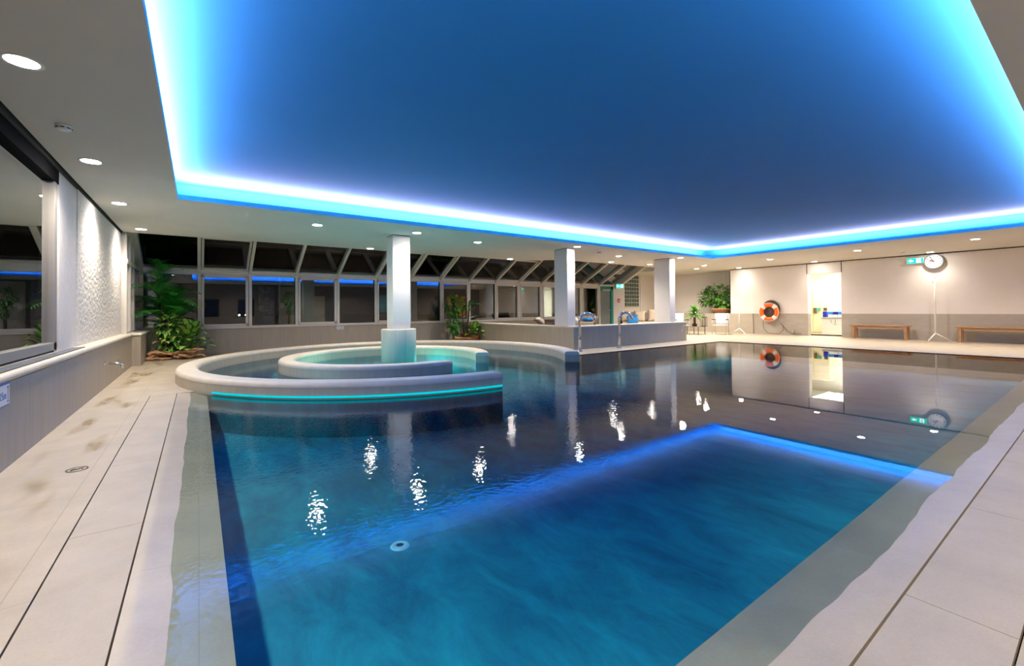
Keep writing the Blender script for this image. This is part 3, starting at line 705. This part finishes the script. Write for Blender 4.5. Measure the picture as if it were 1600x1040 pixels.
t = thing('dracaena', 'short spiky green plant on a woody trunk upon the low table', 'plant', (16.42, 10.06, .325))
m = MB(); m.lathe([(0, 0), (.08, 0), (.10, .10), (0, .10)], n=20); m.build('pot', M_black, t, smooth=True)
m = MB(); m.tube([(0, 0, .08), (.01, .01, .25), (0, 0, .46)], [.045, .05, .04], 10); m.build('trunk', M_trunk, t, smooth=True)
m = MB(); random.seed(21)
for i in range(64):
    a = i*2.4; el = -.1 + 1.5*(i/64)**1.2
    leaf(m, (0, 0, .44+.14*i/64), (math.cos(a)*math.cos(el), math.sin(a)*math.cos(el), math.sin(el)), rnd(.44, .56), .075, rnd(.4, .9), 5, 0, None, .3)
m.build('foliage', M_leaf2, t, smooth=True)
t = thing('lantern', 'small black wire lantern beside the short spiky plant', 'lantern', (16.62, 9.78, .325))
m = MB(); m.box(-.09, -.09, 0, .09, .09, .02); m.build('base', M_black, t); m = MB(); m.box(-.09, -.09, .36, .09, .09, .38); m.build('lid', M_black, t)
m = MB()
for a in (-.085, 0, .085):
    for b in (-.085, .085): m.tube([(a, b, 0), (a, b, .36)], .008, 6); m.tube([(b, a, 0), (b, a, .36)], .008, 6)
m.tube([(-.05, 0, .38), (-.04, 0, .46), (0, 0, .49), (.04, 0, .46), (.05, 0, .38)], .006, 6)
m.build('cage', M_black, t)

# chairs
def chair(label, x, y, rz):
    t = thing('metal_chair', label, 'chair', (x, y, 0), rz, 'light metal armchairs')
    m = MB(); m.box(-.24, -.24, .36, .24, .22, .385); m.build('seat', M_fabric, t, bevel=.008)
    m = MB(); vs = []
    for i in range(7):
        z = .40 + .44*i/6; yy = .22 + .12*i/6
        for s in range(5): vs.append((-.23+.115*s, yy + .02*(1-abs(s-2)/2), z))
    m.add(vs, [(i*5+j, i*5+j+1, (i+1)*5+j+1, (i+1)*5+j) for i in range(6) for j in range(4)])
    o = m.build('backrest', M_fabric, t, smooth=True); so = o.modifiers.new('s', 'SOLIDIFY'); so.thickness = .015
    for sx in (-.25, .25):
        m = MB(); m.tube([(sx, -.24, 0), (sx, -.22, .38), (sx, -.22, .58)], .013, 8); m.build('leg', M_steel, t, smooth=True)
        m = MB(); m.tube([(sx, .30, 0), (sx, .22, .38), (sx, .34, .84)], .013, 8); m.build('leg', M_steel, t, smooth=True)
        m = MB(); m.tube([(sx, -.22, .58), (sx, -.1, .60), (sx, .28, .59)], .018, 8); m.build('armrest', M_black, t, smooth=True)
    return t
chair('light metal armchair under the big niche plant', 16.95, 9.28, R(-75))
chair('light metal armchair beside the short spiky plant, partly hidden by the half wall', 15.9, 10.35, R(-35))

# benches
def bench(label, x, y0, y1):
    ym = (y0+y1)/2; t = thing('wooden_bench', label, 'bench', (x, ym, 0), group='wooden benches along the wall'); h = (y1-y0)/2
    m = MB()
    for k in range(3): m.box(-.18+.122*k, -h, .42, -.065+.122*k, h, .455)
    m.build('seat', M_wood, t, bevel=.004)
    m = MB(); m.box(-.15, -h+.12, .36, -.13, h-.12, .42); m.box(.13, -h+.12, .36, .15, h-.12, .42); m.build('apron', M_wood, t, bevel=.002)
    for sx in (-.145, .145):
        for sy in (-h+.10, h-.10):
            m = MB(); m.box(sx-.03, sy-.035, 0, sx+.03, sy+.035, .42); m.build('leg', M_wood, t, bevel=.003)
bench('wooden slatted bench between the bright doorway and the coat stand', 18.15, 3.78, 5.32)
bench('wooden slatted bench right of the coat stand, cut by the picture edge', 18.15, 1.0, 2.78)

# coat stands
def coat_stand(label, x, y, h, rz):
    t = thing('coat_stand', label, 'coat stand', (x, y, 0), rz, 'white tripod coat stands')
    m = MB(); m.tube([(0, 0, .17), (0, 0, h)], .022, 12); m.lathe([(0, h), (.028, h), (.02, h+.03), (0, h+.035)], n=12); m.build('pole', M_whmetal, t, smooth=True)
    for k in range(3):
        a = 2*PI*k/3; m = MB(); m.tube([(0, 0, .24), (.06*math.cos(a), .06*math.sin(a), .20), (.33*math.cos(a), .33*math.sin(a), .015)], [.02, .02, .014], 8); m.build('leg', M_whmetal, t, smooth=True)
    for z in (h-.12, h*.62):
        for k in range(3):
            a = 2*PI*k/3 + (.5 if z < h-.2 else 0); m = MB(); c, s = math.cos(a), math.sin(a)
            m.tube([(0, 0, z), (.06*c, .06*s, z-.02), (.09*c, .09*s, z+.02), (.085*c, .085*s, z+.06)], .008, 6); m.build('hook', M_whmetal, t, smooth=True)
coat_stand('white tripod coat stand between the two benches', 18.05, 3.20, 1.90, R(40))
coat_stand('white tripod coat stand left of the life ring', 17.55, 8.82, 1.62, R(10))

# life ring
t = thing('life_ring', 'orange and white life ring hanging on the wall', 'life ring', (18.30, 8.02, .88))
Mx = Matrix.Rotation(R(90), 4, 'Y')
for k in range(4):
    a0 = R(45+90*k+13) ; a1 = R(45+90*(k+1)-13)
    for nm, mt, b0, b1, rr in (('orange_segment', M_orange, a0, a1, .085), ('white_band', M_tape, a1, a0+PI/2, .089)):
        m = MB(); n = 14; sec = 14; vs = []
        for i in range(n+1):
            a = b0+(b1-b0)*i/n; 
            for j in range(sec):
                q = 2*PI*j/sec; rad = .285 + rr*math.cos(q); vs.append(Vector((-.8*rr*math.sin(q), rad*math.cos(a), rad*math.sin(a))))
        m.add(vs, [(i*sec+j, i*sec+(j+1) % sec, (i+1)*sec+(j+1) % sec, (i+1)*sec+j) for i in range(n) for j in range(sec)])
        m.build(nm, mt, t, smooth=True)
m = MB(); m.tube([(-.06, .36*math.cos(a), .36*math.sin(a)) for a in [R(q) for q in range(0, 361, 15)]], .008, 6); m.build('grab_rope', M_tape, t, smooth=True)
t = thing('rope_coil', 'dark coil of rope on a bracket behind the life ring', 'rope', (18.42, 8.0, .98))
m = MB()
for k in range(9):
    rr = .20+.018*k; m.tube([(-.02+.004*(k % 3), rr*math.cos(a)*.95, rr*math.sin(a)+.02) for a in [R(q) for q in range(0, 361, 15)]], .013, 6)
m.build('coil', M_rope, t, smooth=True)
m = MB(); m.box(-.01, -.22, -.24, .07, .22, .24); m.build('bracket', pbr('bracket brown', (.10, .07, .06), .6, noise=.3), t, bevel=.02)
m = MB(); m.tube([(-.02, .22, -.25), (-.03, .30, -.5), (-.03, .28, -.75), (-.05, .12, -.93), (-.05, -.12, -.955), (-.05, -.3, -.95), (-.03, -.45, -.80), (-.03, -.42, -.6), (-.02, -.28, -.45)], .009, 6); m.build('loose_rope', M_rope, t, smooth=True)
t = thing('wall_socket_cable', 'grey cable and plug hanging low right of the life ring', 'cable', (18.44, 7.25, .05))
m = MB(); m.tube([(0, .35, .32), (0, .2, .12), (0, .05, .02), (0, -.3, .015)], .008, 6); m.build('cable', M_rope, t, smooth=True)
m = MB(); m.box(-.03, -.06, .05, .04, .02, .14); m.build('plug', M_steel, t, bevel=.008)

# clock
t = thing('wall_clock', 'round white wall clock with grey rim', 'clock', (18.44, 3.27, 2.44))
Mc = Matrix.Rotation(R(-90), 4, 'Y')
m = MB(); m.lathe([(.20, .0), (.232, -.01), (.235, .03), (.215, .055), (.20, .045)], n=48, M=Mc); m.build('rim', pbr('clock rim', (.30, .31, .30), .4, noise=.05), t, smooth=True)
m = MB(); m.lathe([(0, .03), (.202, .03)], n=48, M=Mc); m.build('dial', M_clockf, t)
for k in range(12):
    a = 2*PI*k/12; m = MB()
    m.box(-.036, -.009, .150, -.033, .009, .185, M=Matrix.Rotation(a, 4, 'X')); m.build('hour_mark', M_black, t)
m = MB(); m.box(-.040, -.007, -.02, -.037, .007, .155, M=Matrix.Rotation(R(-32), 4, 'X')); m.build('minute_hand', M_black, t)
m = MB(); m.box(-.043, -.010, -.02, -.040, .010, .10, M=Matrix.Rotation(R(-65), 4, 'X')); m.build('hour_hand', M_black, t)
m = MB(); m.box(-.046, -.004, -.10, -.043, .004, .14, M=Matrix.Rotation(R(-75), 4, 'X')); m.build('second_hand', M_red, t)

# exit signs
def exit_sign(label, x, y, z, rz, w=.40, h=.17, arrow=True):
    """local +x is to the viewer's right, face towards -y"""
    t = thing('exit_sign', label, 'exit sign', (x, y, z), rz)
    m = MB(); m.box(-w/2, 0, -h/2, w/2, .04, h/2); m.build('housing', M_whmetal, t, bevel=.006)
    m = MB(); m.box(-w/2+.012, -.006, -h/2+.012, w/2-.012, 0, h/2-.012); m.build('green_panel', glow('exit green', (.0, .75, .42), 2.2), t)
    wm = glow('exit white', (.8, 1, .95), 3.0)
    m = MB()
    m.prism([(-.16, 0), (-.10, .05), (-.10, .02), (-.04, .02), (-.04, -.02), (-.10, -.02), (-.10, -.05)], 0, .003, M=Matrix.Translation((0, -.0065, 0)) @ Matrix.Rotation(R(90), 4, 'X'))
    m.build('arrow', wm, t)
    m = MB(); m.box(.03, -.009, -.06, .14, -.006, .06); m.build('white_field', wm, t)
    gm = glow('exit green', (.0, .75, .42), 2.2); m = MB(); Mz = Matrix.Translation((.085, -.0095, 0)) @ Matrix.Rotation(R(90), 4, 'X')
    m.lathe([(0, 0), (.011, 0)], c=(0, 0, 0), n=10, M=Mz @ Matrix.Translation((.01, .042, 0)))
    for q in ([(-.012, .028), (.012, .028), (.004, -.012), (-.014, -.012)], [(.004, -.008), (.030, -.022), (.026, -.032), (-.008, -.016)], [(-.004, -.010), (-.016, -.050), (-.026, -.046), (-.014, -.008)], [(.010, .028), (.034, .006), (.028, .000), (.004, .018)], [(-.010, .028), (-.034, .012), (-.032, .004), (-.008, .016)]):
        m.prism(q, 0, .002, M=Mz)
    m.build('running_figure', gm, t)
    for sx in (-w/3, w/3): 
        m = MB(); m.tube([(sx, .02, h/2), (sx, .02, h/2+.06)], .004, 6); m.build('hanger', M_steel, t)
    return t
exit_sign('green and white exit sign left of the wall clock', 18.40, 3.70, 2.50, R(-90))
exit_sign('green exit sign above the glazed exit door', 15.70, 13.30, 2.10, R(-30), .36, .20)
t = thing('fire_alarm_sign', 'small red and white fire sign on the white wall by the exit door', 'sign', (16.35, 13.93, 1.45))
m = MB(); m.box(-.09, 0, -.09, .09, .01, .09); m.build('plate', M_red, t, bevel=.002)
m = MB(); m.prism([(-.02, -.06), (.015, -.06), (.03, -.02), (.0, .06), (-.015, .02), (-.04, .0)], 0, .002, M=Matrix.Translation((0, -.003, 0)) @ Matrix.Rotation(R(90), 4, 'X')); m.build('flame_symbol', M_signw, t)

# swan-neck spouts
def spout(label, x, y, rz):
    t = thing('swan_neck_spout', label, 'pool spout', (x, y, 0), rz, 'chrome swan-neck spouts')
    m = MB(); pts = [(0, 0, 0), (0, 0, .4), (0, 0, .74)]
    for k in range(1, 13):
        a = PI*k/12*.86; pts.append((.20-.20*math.cos(a), 0, .74+.22*math.sin(a)))
    e = pts[-1]; pts.append((e[0]+.02, 0, e[2]-.07))
    m.tube(pts, [.036]*(len(pts)-3)+[.037, .040, .044], 16); m.build('neck', M_chrome, t, smooth=True)
    m = MB(); m.lathe([(0, 0), (.075, 0), (.075, .012), (.045, .02), (.036, .03)], n=24); m.build('base_flange', M_chrome, t, smooth=True)
spout('chrome swan-neck spout in front of the wall bend column', 7.86, 7.98, R(-25))
spout('chrome swan-neck spout in the middle of the half-height wall', 9.36, 7.98, R(-20))

# left wall faucet
t = thing('wall_faucet', 'small chrome water tap on the left low wall', 'tap', (XL, 8.45, .36), 0)
m = MB(); m.lathe([(0, 0), (.032, 0), (.028, .012), (0, .012)], n=20, M=Matrix.Rotation(R(90), 4, 'Y')); m.build('flange', M_chrome, t, smooth=True)
m = MB(); m.tube([(0, 0, 0), (.16, 0, -.01), (.19, 0, -.03), (.20, 0, -.085)], [.016, .015, .016, .014], 12); m.build('spout', M_chrome, t, smooth=True)
m = MB(); m.tube([(.15, 0, .0), (.155, 0, .035)], [.012, .012], 10); m.tube([(.155, -.03, .035), (.155, .03, .035)], .009, 8); m.build('handle', M_chrome, t, smooth=True)

# signs with writing
def text(body, size, mat, parent, loc, rot, name='lettering'):
    cu = bpy.data.curves.new(name, 'FONT'); cu.body = body; cu.size = size; cu.align_x = 'CENTER'; cu.align_y = 'CENTER'; cu.extrude = .0006; cu.materials.append(mat)
    o = bpy.data.objects.new(name, cu); COL.objects.link(o); dg = bpy.context.evaluated_depsgraph_get(); me = bpy.data.meshes.new_from_object(o.evaluated_get(dg)); bpy.data.objects.remove(o); o = bpy.data.objects.new(name, me); COL.objects.link(o); o.parent = parent; o.location = loc; o.rotation_euler = rot; return o
t = thing('depth_sign', 'white and blue water depth sign on the left low wall', 'sign', (XL, 4.46, .535))
m = MB(); m.box(0, -.13, -.095, .006, .13, .095); m.build('plate', M_signb, t, bevel=.002)
m = MB(); m.box(.006, -.12, -.085, .008, .12, .055); m.build('white_panel', M_signw, t)
text('1,25m', .075, M_signb, t, (.0086, -.035, -.02), (R(90), 0, R(90)))
m = MB(); m.box(.008, .085, -.07, .0092, .092, .04); m.box(.008, .075, .03, .0092, .102, .04); m.box(.008, .075, -.07, .0092, .102, -.06); m.build('depth_symbol', M_signb, t)
t = thing('notice_plate', 'tiny pale blue notice plate on the wall under the windows', 'sign', (3.55, YB-.006, .565))
m = MB(); m.box(-.10, -.004, -.05, .10, .004, .05); m.build('plate', M_signw, t, bevel=.001)
m = MB(); m.box(-.08, -.006, .01, -.02, -.004, .035); m.box(.0, -.006, .01, .08, -.004, .035); m.box(-.08, -.006, -.035, .08, -.004, -.015); m.build('printed_blocks', pbr('sign pale blue', (.25, .32, .60), .4, noise=.02), t)
t = thing('pictogram_notice', 'white outlined pictograms at the right end of the half-height wall', 'sign', (12.86, 8.288, .48))
m = MB()
for cx_ in (-.075, .005):
    for q in ((cx_-.033, -.04, cx_+.033, -.034), (cx_-.033, .045, cx_+.033, .05), (cx_-.033, -.04, cx_-.028, .05), (cx_+.028, -.04, cx_+.033, .05)): m.box(q[0], -.003, q[1], q[2], 0, q[3])
    m.box(cx_-.008, -.003, -.03, cx_+.008, 0, .03)
m.box(.055, -.003, .0, .12, 0, .05); m.box(-.11, -.003, -.10, .02, 0, -.09); m.box(-.11, -.003, -.155, .02, 0, -.145)
m.build('outlines', M_signw, t)
t = thing('deck_marker', 'small dark oval marking set in the left walkway', 'floor marking', (-.68, 4.22, .001))
m = MB(); m.lathe([(.050, 0), (.058, 0), (.058, .002), (.050, .002)], n=32); m.build('ring', M_black, t)
m = MB(); m.tube([(-.03, -.01, .001), (-.015, .015, .001), (0, -.01, .001), (.015, .015, .001), (.03, -.01, .001)], .003, 6); m.box(-.04, -.003, 0, .04, .003, .0015, M=Matrix.Rotation(.7, 4, 'Z')); m.build('symbol', M_black, t)
# pool floor inlet
t = thing('pool_floor_inlet', 'small round pale inlet on the pool floor', 'pool inlet', (1.085, 2.80, -.48)); t.scale = (.55, .55, .55)
m = MB(); m.lathe([(.045, .012), (.05, .02), (.10, .016), (.115, 0)], n=32); m.build('flange', pbr('inlet plastic', (.25, .75, .85), .5, noise=.03), t, smooth=True)
m = MB(); m.lathe([(0, .006), (.045, .012)], n=24); m.build('nozzle', M_dark, t)

# smoke detectors
def detector(label, x, y):
    t = thing('smoke_detector', label, 'smoke detector', (x, y, H))
    m = MB(); m.lathe([(0, -.045), (.035, -.045), (.050, -.035), (.052, -.012), (.056, -.010), (.056, 0), (0, 0)], n=32); m.build('housing', M_whmetal, t, smooth=True)
    m = MB(); 
    for k in range(8): m.box(.047, -.012, -.031, .0535, .012, -.024, M=Matrix.Rotation(2*PI*k/8, 4, 'Z'))
    m.build('slots', M_dark, t)
detector('white smoke detector above the left walkway', -.94, 5.28)
detector('white smoke detector near the exit sign and clock', 17.3, 3.75)
detector('white smoke detector between the bend column and the end column', 9.3, 8.62)

# loungers behind the half-height wall
def lounger(label, x, y, rz, back=.36, pillow=None, group='white padded loungers'):
    t = thing('sun_lounger', label, 'lounger', (x, y, 0), rz, group)
    m = MB(); m.box(-.95, -.33, .22, .35, .33, .30); m.build('frame', M_wicker, t, bevel=.01)
    Mb = Matrix.Translation((.35, 0, .30)) @ Matrix.Rotation(-R(38), 4, 'Y')
    m = MB(); m.box(0, -.33, -.06, .72, .33, -.0, M=Mb); m.build('backrest', M_wicker, t, bevel=.01)
    m = MB(); m.box(-.93, -.31, .30, .36, .31, .40); m.box(0, -.31, .0, .70, .31, .10, M=Mb); m.build('mattress', M_mattress, t, bevel=.03)
    for sx in (-.85, .25):
        for sy in (-.28, .28):
            m = MB(); m.box(sx-.03, sy-.03, 0, sx+.03, sy+.03, .22); m.build('leg', M_wicker, t)
    return t
ll_ = lounger('white padded lounger with raised back behind the first swan-neck spout', 11.85, 11.2, R(143)); ll_.scale = (1.2, 1.2, 1.2)
lounger('white padded lounger lying just behind the wall bend column', 10.2, 11.2, R(150))
t = thing('wicker_basket', 'brown wicker basket showing over the wall beside the bend column', 'basket', (8.75, 9.9, 0))
m = MB(); m.box(-.28, -.2, 0, .28, .2, .74); m.build('basket_body', M_wicker, t, bevel=.02)
m = MB(); m.box(-.29, -.21, .74, .29, .21, .77); m.build('lid', M_wicker, t, bevel=.01)
o = MB(); vs = []; n = 14
for i in range(n+1):
    a = i/n; vs += [(-.13, -.32*math.cos(PI*a)*.5, .10*math.sin(PI*a)+.0), (.13, -.32*math.cos(PI*a)*.5, .10*math.sin(PI*a)+.0), (.13, -.26*math.cos(PI*a)*.5, .07*math.sin(PI*a)), (-.13, -.26*math.cos(PI*a)*.5, .07*math.sin(PI*a))]
o.add(vs, [(i*4+j, i*4+(j+1) % 4, (i+1)*4+(j+1) % 4, (i+1)*4+j) for i in range(n) for j in range(4)])
t = thing('folded_towels_rack', 'dark wicker rack with folded towels behind the first spout', 'towel rack', (10.2, 10.15, 0), R(-40))
m = MB(); m.box(-.36, -.2, 0, .36, .2, .66); m.build('rack_body', M_wicker, t, bevel=.02)
m = MB()
for k in range(3): m.box(-.33, -.21, .50+.055*k, .28, .15, .54+.055*k)
m.build('shelf_slats', pbr('pale slats', (.55, .48, .38), .6, noise=.1), t, bevel=.01)
tw = tag(MB().box(-.13, -.2, 0, .13, .2, .12).build('rolled_blue_towel', M_bluet, None, bevel=.05, loc=(10.35, 10.1, .665)), 'rolled blue towel on the dark rack behind the first spout', 'towel', kind='thing'); tw.rotation_euler = (0, 0, R(-20))

# daybed with cushions and towel
db = thing('wicker_daybed', 'dark wicker daybed behind the second swan-neck spout', 'daybed', (15.1, 11.7, 0), R(-50))
m = MB(); m.box(-.80, -.45, 0, .80, .45, .40); m.build('base', M_wicker, db, bevel=.03)
m = MB(); m.lathe([(.78, .40), (.86, .40), (.86, .74), (.80, .76), (.78, .70)], n=28, a0=R(-5), a1=R(185), M=Matrix.Diagonal((1, .55, 1, 1))); m.build('curved_back', M_wicker, db, smooth=True)
m = MB(); m.box(-.76, -.42, .40, .76, .30, .52); m.build('mattress', M_cush, db, bevel=.04)
def cushion(label, x, y, z, w, mat, rx, rz):
    m = MB(); n = 10; vs = []
    for s_ in (-1, 1):
        for i in range(n+1):
            for j in range(n+1):
                u_, v_ = -1+2*i/n, -1+2*j/n
                th = .5*w*.38*((1-u_**4)*(1-v_**4))**.5; pin = 1-.08*(abs(u_*v_))
                vs.append((u_*w/2*(1-.10*(1-v_*v_)*abs(u_)), s_*th, v_*w/2*(1-.10*(1-u_*u_)*abs(v_))))
    k = (n+1)**2
    fs = [(q*k+i*(n+1)+j, q*k+i*(n+1)+j+1, q*k+(i+1)*(n+1)+j+1, q*k+(i+1)*(n+1)+j) for q in (0, 1) for i in range(n) for j in range(n)]
    m.add(vs, fs); o = m.build('cushion', mat, None, smooth=True, loc=(x, y, z), weld=True); o.rotation_euler = (rx, 0, rz)
    return tag(o, label, 'cushion', 'daybed cushions', 'thing')
for lab, lx, ly, w_, mt_ in (('beige cushion at the left end of the daybed', -.60, .08, .44, M_cush), ('grey cushion second from the left on the daybed', -.33, .24, .44, M_cushg), ('beige cushion in the middle of the daybed', -.04, .10, .48, M_cush), ('grey cushion second from the right on the daybed', .26, .26, .44, M_cushg), ('tall beige cushion at the right end of the daybed', .55, .10, .54, M_cush)):
    ca, sa = math.cos(R(-50)), math.sin(R(-50))
    cushion(lab, 15.1+lx*ca-ly*sa, 11.7+lx*sa+ly*ca, .52+w_*.47, w_, mt_, R(-10), R(-50))
m = MB(); vs = []; n = 16
for i in range(n+1):
    a = i/n; 
    for j in range(7):
        b = j/6; vs.append((-.20+.40*b+.03*math.sin(9*a), -.50+.75*a, .545 + .16*max(0, a-.35)*1.2 + .012*math.sin(14*b+3*a) - (.0 if a > .08 else (.08-a)*3.2)))
m.add(vs, [(i*7+j, i*7+j+1, (i+1)*7+j+1, (i+1)*7+j) for i in range(n) for j in range(6)])
o = m.build('beach_towel', M_bluet, None, smooth=True, loc=(14.62, 11.75, .14)); o.rotation_euler = (0, 0, R(-50)); so = o.modifiers.new('s', 'SOLIDIFY'); so.thickness = .02
tag(o, 'bright blue towel draped over the wicker daybed', 'towel', kind='thing')

# things in the bright room
t = thing('reception_counter', 'white counter with hooks inside the bright doorway', 'counter', (20.3, 6.42, 0))
m = MB(); m.box(-.25, -.42, 0, .25, .42, .62); m.build('body', MRW, t, bevel=.006)
m = MB(); m.box(-.28, -.44, .62, .28, .44, .66); m.build('counter_top', M_steel, t, bevel=.004)
m = MB(); m.tube([(-.27, .1, .56), (-.30, .1, .50), (-.27, .06, .44)], .006, 6); m.tube([(-.27, -.05, .56), (-.30, -.05, .42)], .006, 6); m.tube([(-.27, .0, .42), (-.30, -.04, .36), (-.27, -.1, .4)], .006, 6); m.build('hooks', M_black, t, smooth=True)
for k, (yy, c, lab) in enumerate(((6.75, (.01, .03, .50), 'dark blue box at the left end of the white counter'), (6.56, (.03, .30, .75), 'light blue box second from left on the white counter'), (6.40, (.01, .02, .22), 'navy box in the middle of the white counter'), (6.24, (.03, .25, .85), 'light blue box second from right on the white counter'), (6.09, (.01, .03, .50), 'dark blue box at the right end of the white counter'))):
    m = MB(); m.box(-.12, -.065, 0, .12, .065, .22 if k in (0, 4) else .12); 
    z0 = .66 if k in (0, 4) else .76
    if k not in (0, 4): m.box(-.13, -.07, -.10, .13, .07, 0, mi=1)
    o = m.build('storage_box', [pbr('box %d' % k, c, .4, noise=.03), M_signw], None, loc=(20.22, yy, z0), bevel=.005)
    tag(o, lab, 'box', 'blue boxes on the counter', 'thing')
t = thing('locker', 'tall cream yellow locker on the left inside the bright doorway', 'locker', (20.9, 7.35, 0))
m = MB(); m.box(-.25, -.55, 0, .25, .55, 1.9); m.build('body', pbr('locker cream', (.86, .74, .46), .5, noise=.02), t, bevel=.006)
for a in (-.53, .02):
    m = MB(); m.box(-.268, a, .05, -.252, a+.51, 1.86); dd = m.build('door', pbr('locker door', (.90, .82, .58), .5, noise=.02), t, bevel=.004)
    m = MB(); m.box(-.29, a+.42, .92, -.268, a+.44, 1.04); m.build('door_handle', M_steel, dd)
t = thing('door_notice', 'small dark and green notice on the cream locker', 'sign', (20.60, 7.15, .98))
m = MB(); m.box(-.02, .05, -.18, .0, .16, .05); m.box(-.02, -.32, -.07, 0, -.20, .05); m.build('dark_plates', pbr('notice brown', (.12, .09, .04), .5, noise=.05), t)
m = MB(); m.box(-.02, -.10, -.07, 0, .05, .05); m.build('green_plate', pbr('notice green', (.12, .42, .28), .5, noise=.05), t)

# entrance side, mirrored in the windows
def framed(name, cat, label, x, z, w, h, mat, fm):
    t = thing(name, label, cat, (x, YN, z)); m = MB(); m.box(-w/2-.04, 0, -h/2-.04, w/2+.04, .03, h/2+.04); m.build('frame', fm, t)
    m = MB(); m.box(-w/2, .03, -h/2, w/2, .035, h/2); m.build('panel', mat, t)
framed('dark_screen', 'screen', 'dark framed screen on the entrance wall, first left', .55, 1.3, .75, .95, pbr('dark blue screen', (.01, .014, .03), .2, noise=.1), M_black)
framed('dark_screen', 'screen', 'dark framed screen on the entrance wall, second', 2.3, 1.3, .75, .95, pbr('dark blue screen', (.01, .014, .03), .2, noise=.1), M_black)
framed('teal_picture', 'picture', 'pale teal picture on the entrance wall', 10.6, 1.55, .8, 1.1, pbr('teal print', (.20, .48, .50), .5, noise=.3, scale=4), M_steel)
t = thing('stone_pillar', 'stacked slate pillar on the entrance wall', 'pillar', (3.35, YN+.15, 0)); random.seed(4)
m = MB(); z = 0
while z < 2.6:
    h = rnd(.05, .10); x = -.42
    while x < .40:
        w = rnd(.15, .35); m.box(x, -.14, z, min(.42, x+w-.01), .12+rnd(0, .06), min(2.68, z+h-.01)); x += w
    z += h
m.build('slates', pbr('slate', (.36, .34, .32), .7, noise=.4, scale=5, bump=.3), t)
m = MB(); m.box(4.0, YN, .0, 5.3, YN+.03, 2.6); struct(m.build('wall_front', pbr('cream niche paint', (.75, .68, .52), .7, noise=.02)), 'cream coloured wall field behind the entrance plant', 'wall')
bushy('leafy green plant before the cream entrance wall field', 'ficus_tree', 4.5, -1.7, 0, [(0, 0, 1.9, .40, .25, .45), (.1, 0, 1.2, .18, .15, .3)], 200, .16, .07, M_leafp)
m = MB(); m.box(6.0, YN, 0, 6.7, YN+.03, 2.05); struct(m.build('door_2', pbr('cream door', (.78, .72, .55), .5, noise=.03)), 'cream coloured entrance door', 'door')
m = MB(); m.box(15.6, YN, .6, 17.2, YN+.03, 2.2); struct(m.build('door_3', pbr('amber panel', (.75, .36, .07), .5, noise=.3, scale=5)), 'amber wooden panel on the entrance wall', 'panel')

# night outside
m = MB(); m.box(-40, 14.4, -.4, 60, 160, -.3); tag(m.build('ground', pbr('night ground', (.03, .03, .03), .9, noise=.4, scale=1), None), 'dark ground outside the windows', 'ground', kind='structure')
t = thing('street_lamp', 'street lamp glowing green-white in the night outside', 'street lamp', (8.1, 60, -.3))
m = MB(); m.tube([(0, 0, 0), (0, 0, 7.0), (-.5, 0, 7.35)], [.08, .06, .04], 8); m.build('pole', M_steel, t)
m = MB(); m.lathe([(0, -.12), (.28, -.06), (.30, 0), (0, .08)], n=16, c=(-.5, 0, 7.35)); m.build('lamp_head', glow('street glow', (.35, 1, .75), 14), t)
t = thing('parked_car', 'dark car with bright headlights far outside in the night', 'car', (7.6, 110, -.3), R(-90))
m = MB(); prof = [(-2.1, .35), (2.1, .35), (2.15, .75), (1.2, .95), (.6, 1.42), (-1.0, 1.45), (-1.7, .98), (-2.15, .9)]
m.prism(prof, -.85, .85, M=Matrix.Rotation(R(90), 4, 'X')); m.build('body', pbr('car paint', (.05, .05, .07), .3, noise=.05), t, bevel=.06)
for sx in (-1.3, 1.35):
    for sy in (-.86, .86): m = MB(); m.lathe([(0, -.1), (.32, -.1), (.32, .1), (0, .1)], n=20, c=(sx, sy, .33), M=Matrix.Rotation(R(90), 4, 'X')); m.build('wheel', M_black, t)
for sy in (-.6, .6): m = MB(); m.lathe([(0, 0), (.15, 0), (.13, .04), (0, .05)], n=16, c=(2.14, sy, .68), M=Matrix.Rotation(R(90), 4, 'Y')); m.build('headlight', glow('headlight', (.9, .95, 1), 60), t)


# ------------------------------------------------------------------ world, camera, view
wd = bpy.data.worlds.new('night'); SC.world = wd; wd.use_nodes = True
wd.node_tree.nodes['Background'].inputs[0].default_value = (.012, .02, .035, 1); wd.node_tree.nodes['Background'].inputs[1].default_value = .12
yaw, pitch, roll = 0.6244711560, 0.0125290591, -0.0090715619
f = Vector((math.sin(yaw)*math.cos(pitch), math.cos(yaw)*math.cos(pitch), math.sin(pitch)))
r = Vector((math.cos(yaw), -math.sin(yaw), 0)); u = r.cross(f)
r2 = r*math.cos(roll) + u*math.sin(roll); u2 = -r*math.sin(roll) + u*math.cos(roll)
cd = bpy.data.cameras.new('cam'); cam = bpy.data.objects.new('camera', cd); COL.objects.link(cam)
cam.matrix_world = Matrix(((r2.x, u2.x, -f.x, 0), (r2.y, u2.y, -f.y, 0), (r2.z, u2.z, -f.z, CAMH), (0, 0, 0, 1)))
cd.sensor_width = 36; cd.lens = 680.387/1600*36; cd.shift_y = (474.548-520)/1600; cd.clip_start = .02; cd.clip_end = 400
SC.camera = cam
SC.view_settings.view_transform = 'Standard'; SC.view_settings.look = 'None'; SC.view_settings.exposure = 0.0; SC.view_settings.gamma = 1
SC.view_settings.use_curve_mapping = False
SC.cycles.use_denoising = True
SC.cycles.max_bounces = 10; SC.cycles.diffuse_bounces = 5; SC.cycles.glossy_bounces = 5; SC.cycles.transparent_max_bounces = 16
SC.cycles.sample_clamp_indirect = 6; SC.cycles.caustics_reflective = False; SC.cycles.caustics_refractive = False
SC.cycles.blur_glossy = .5
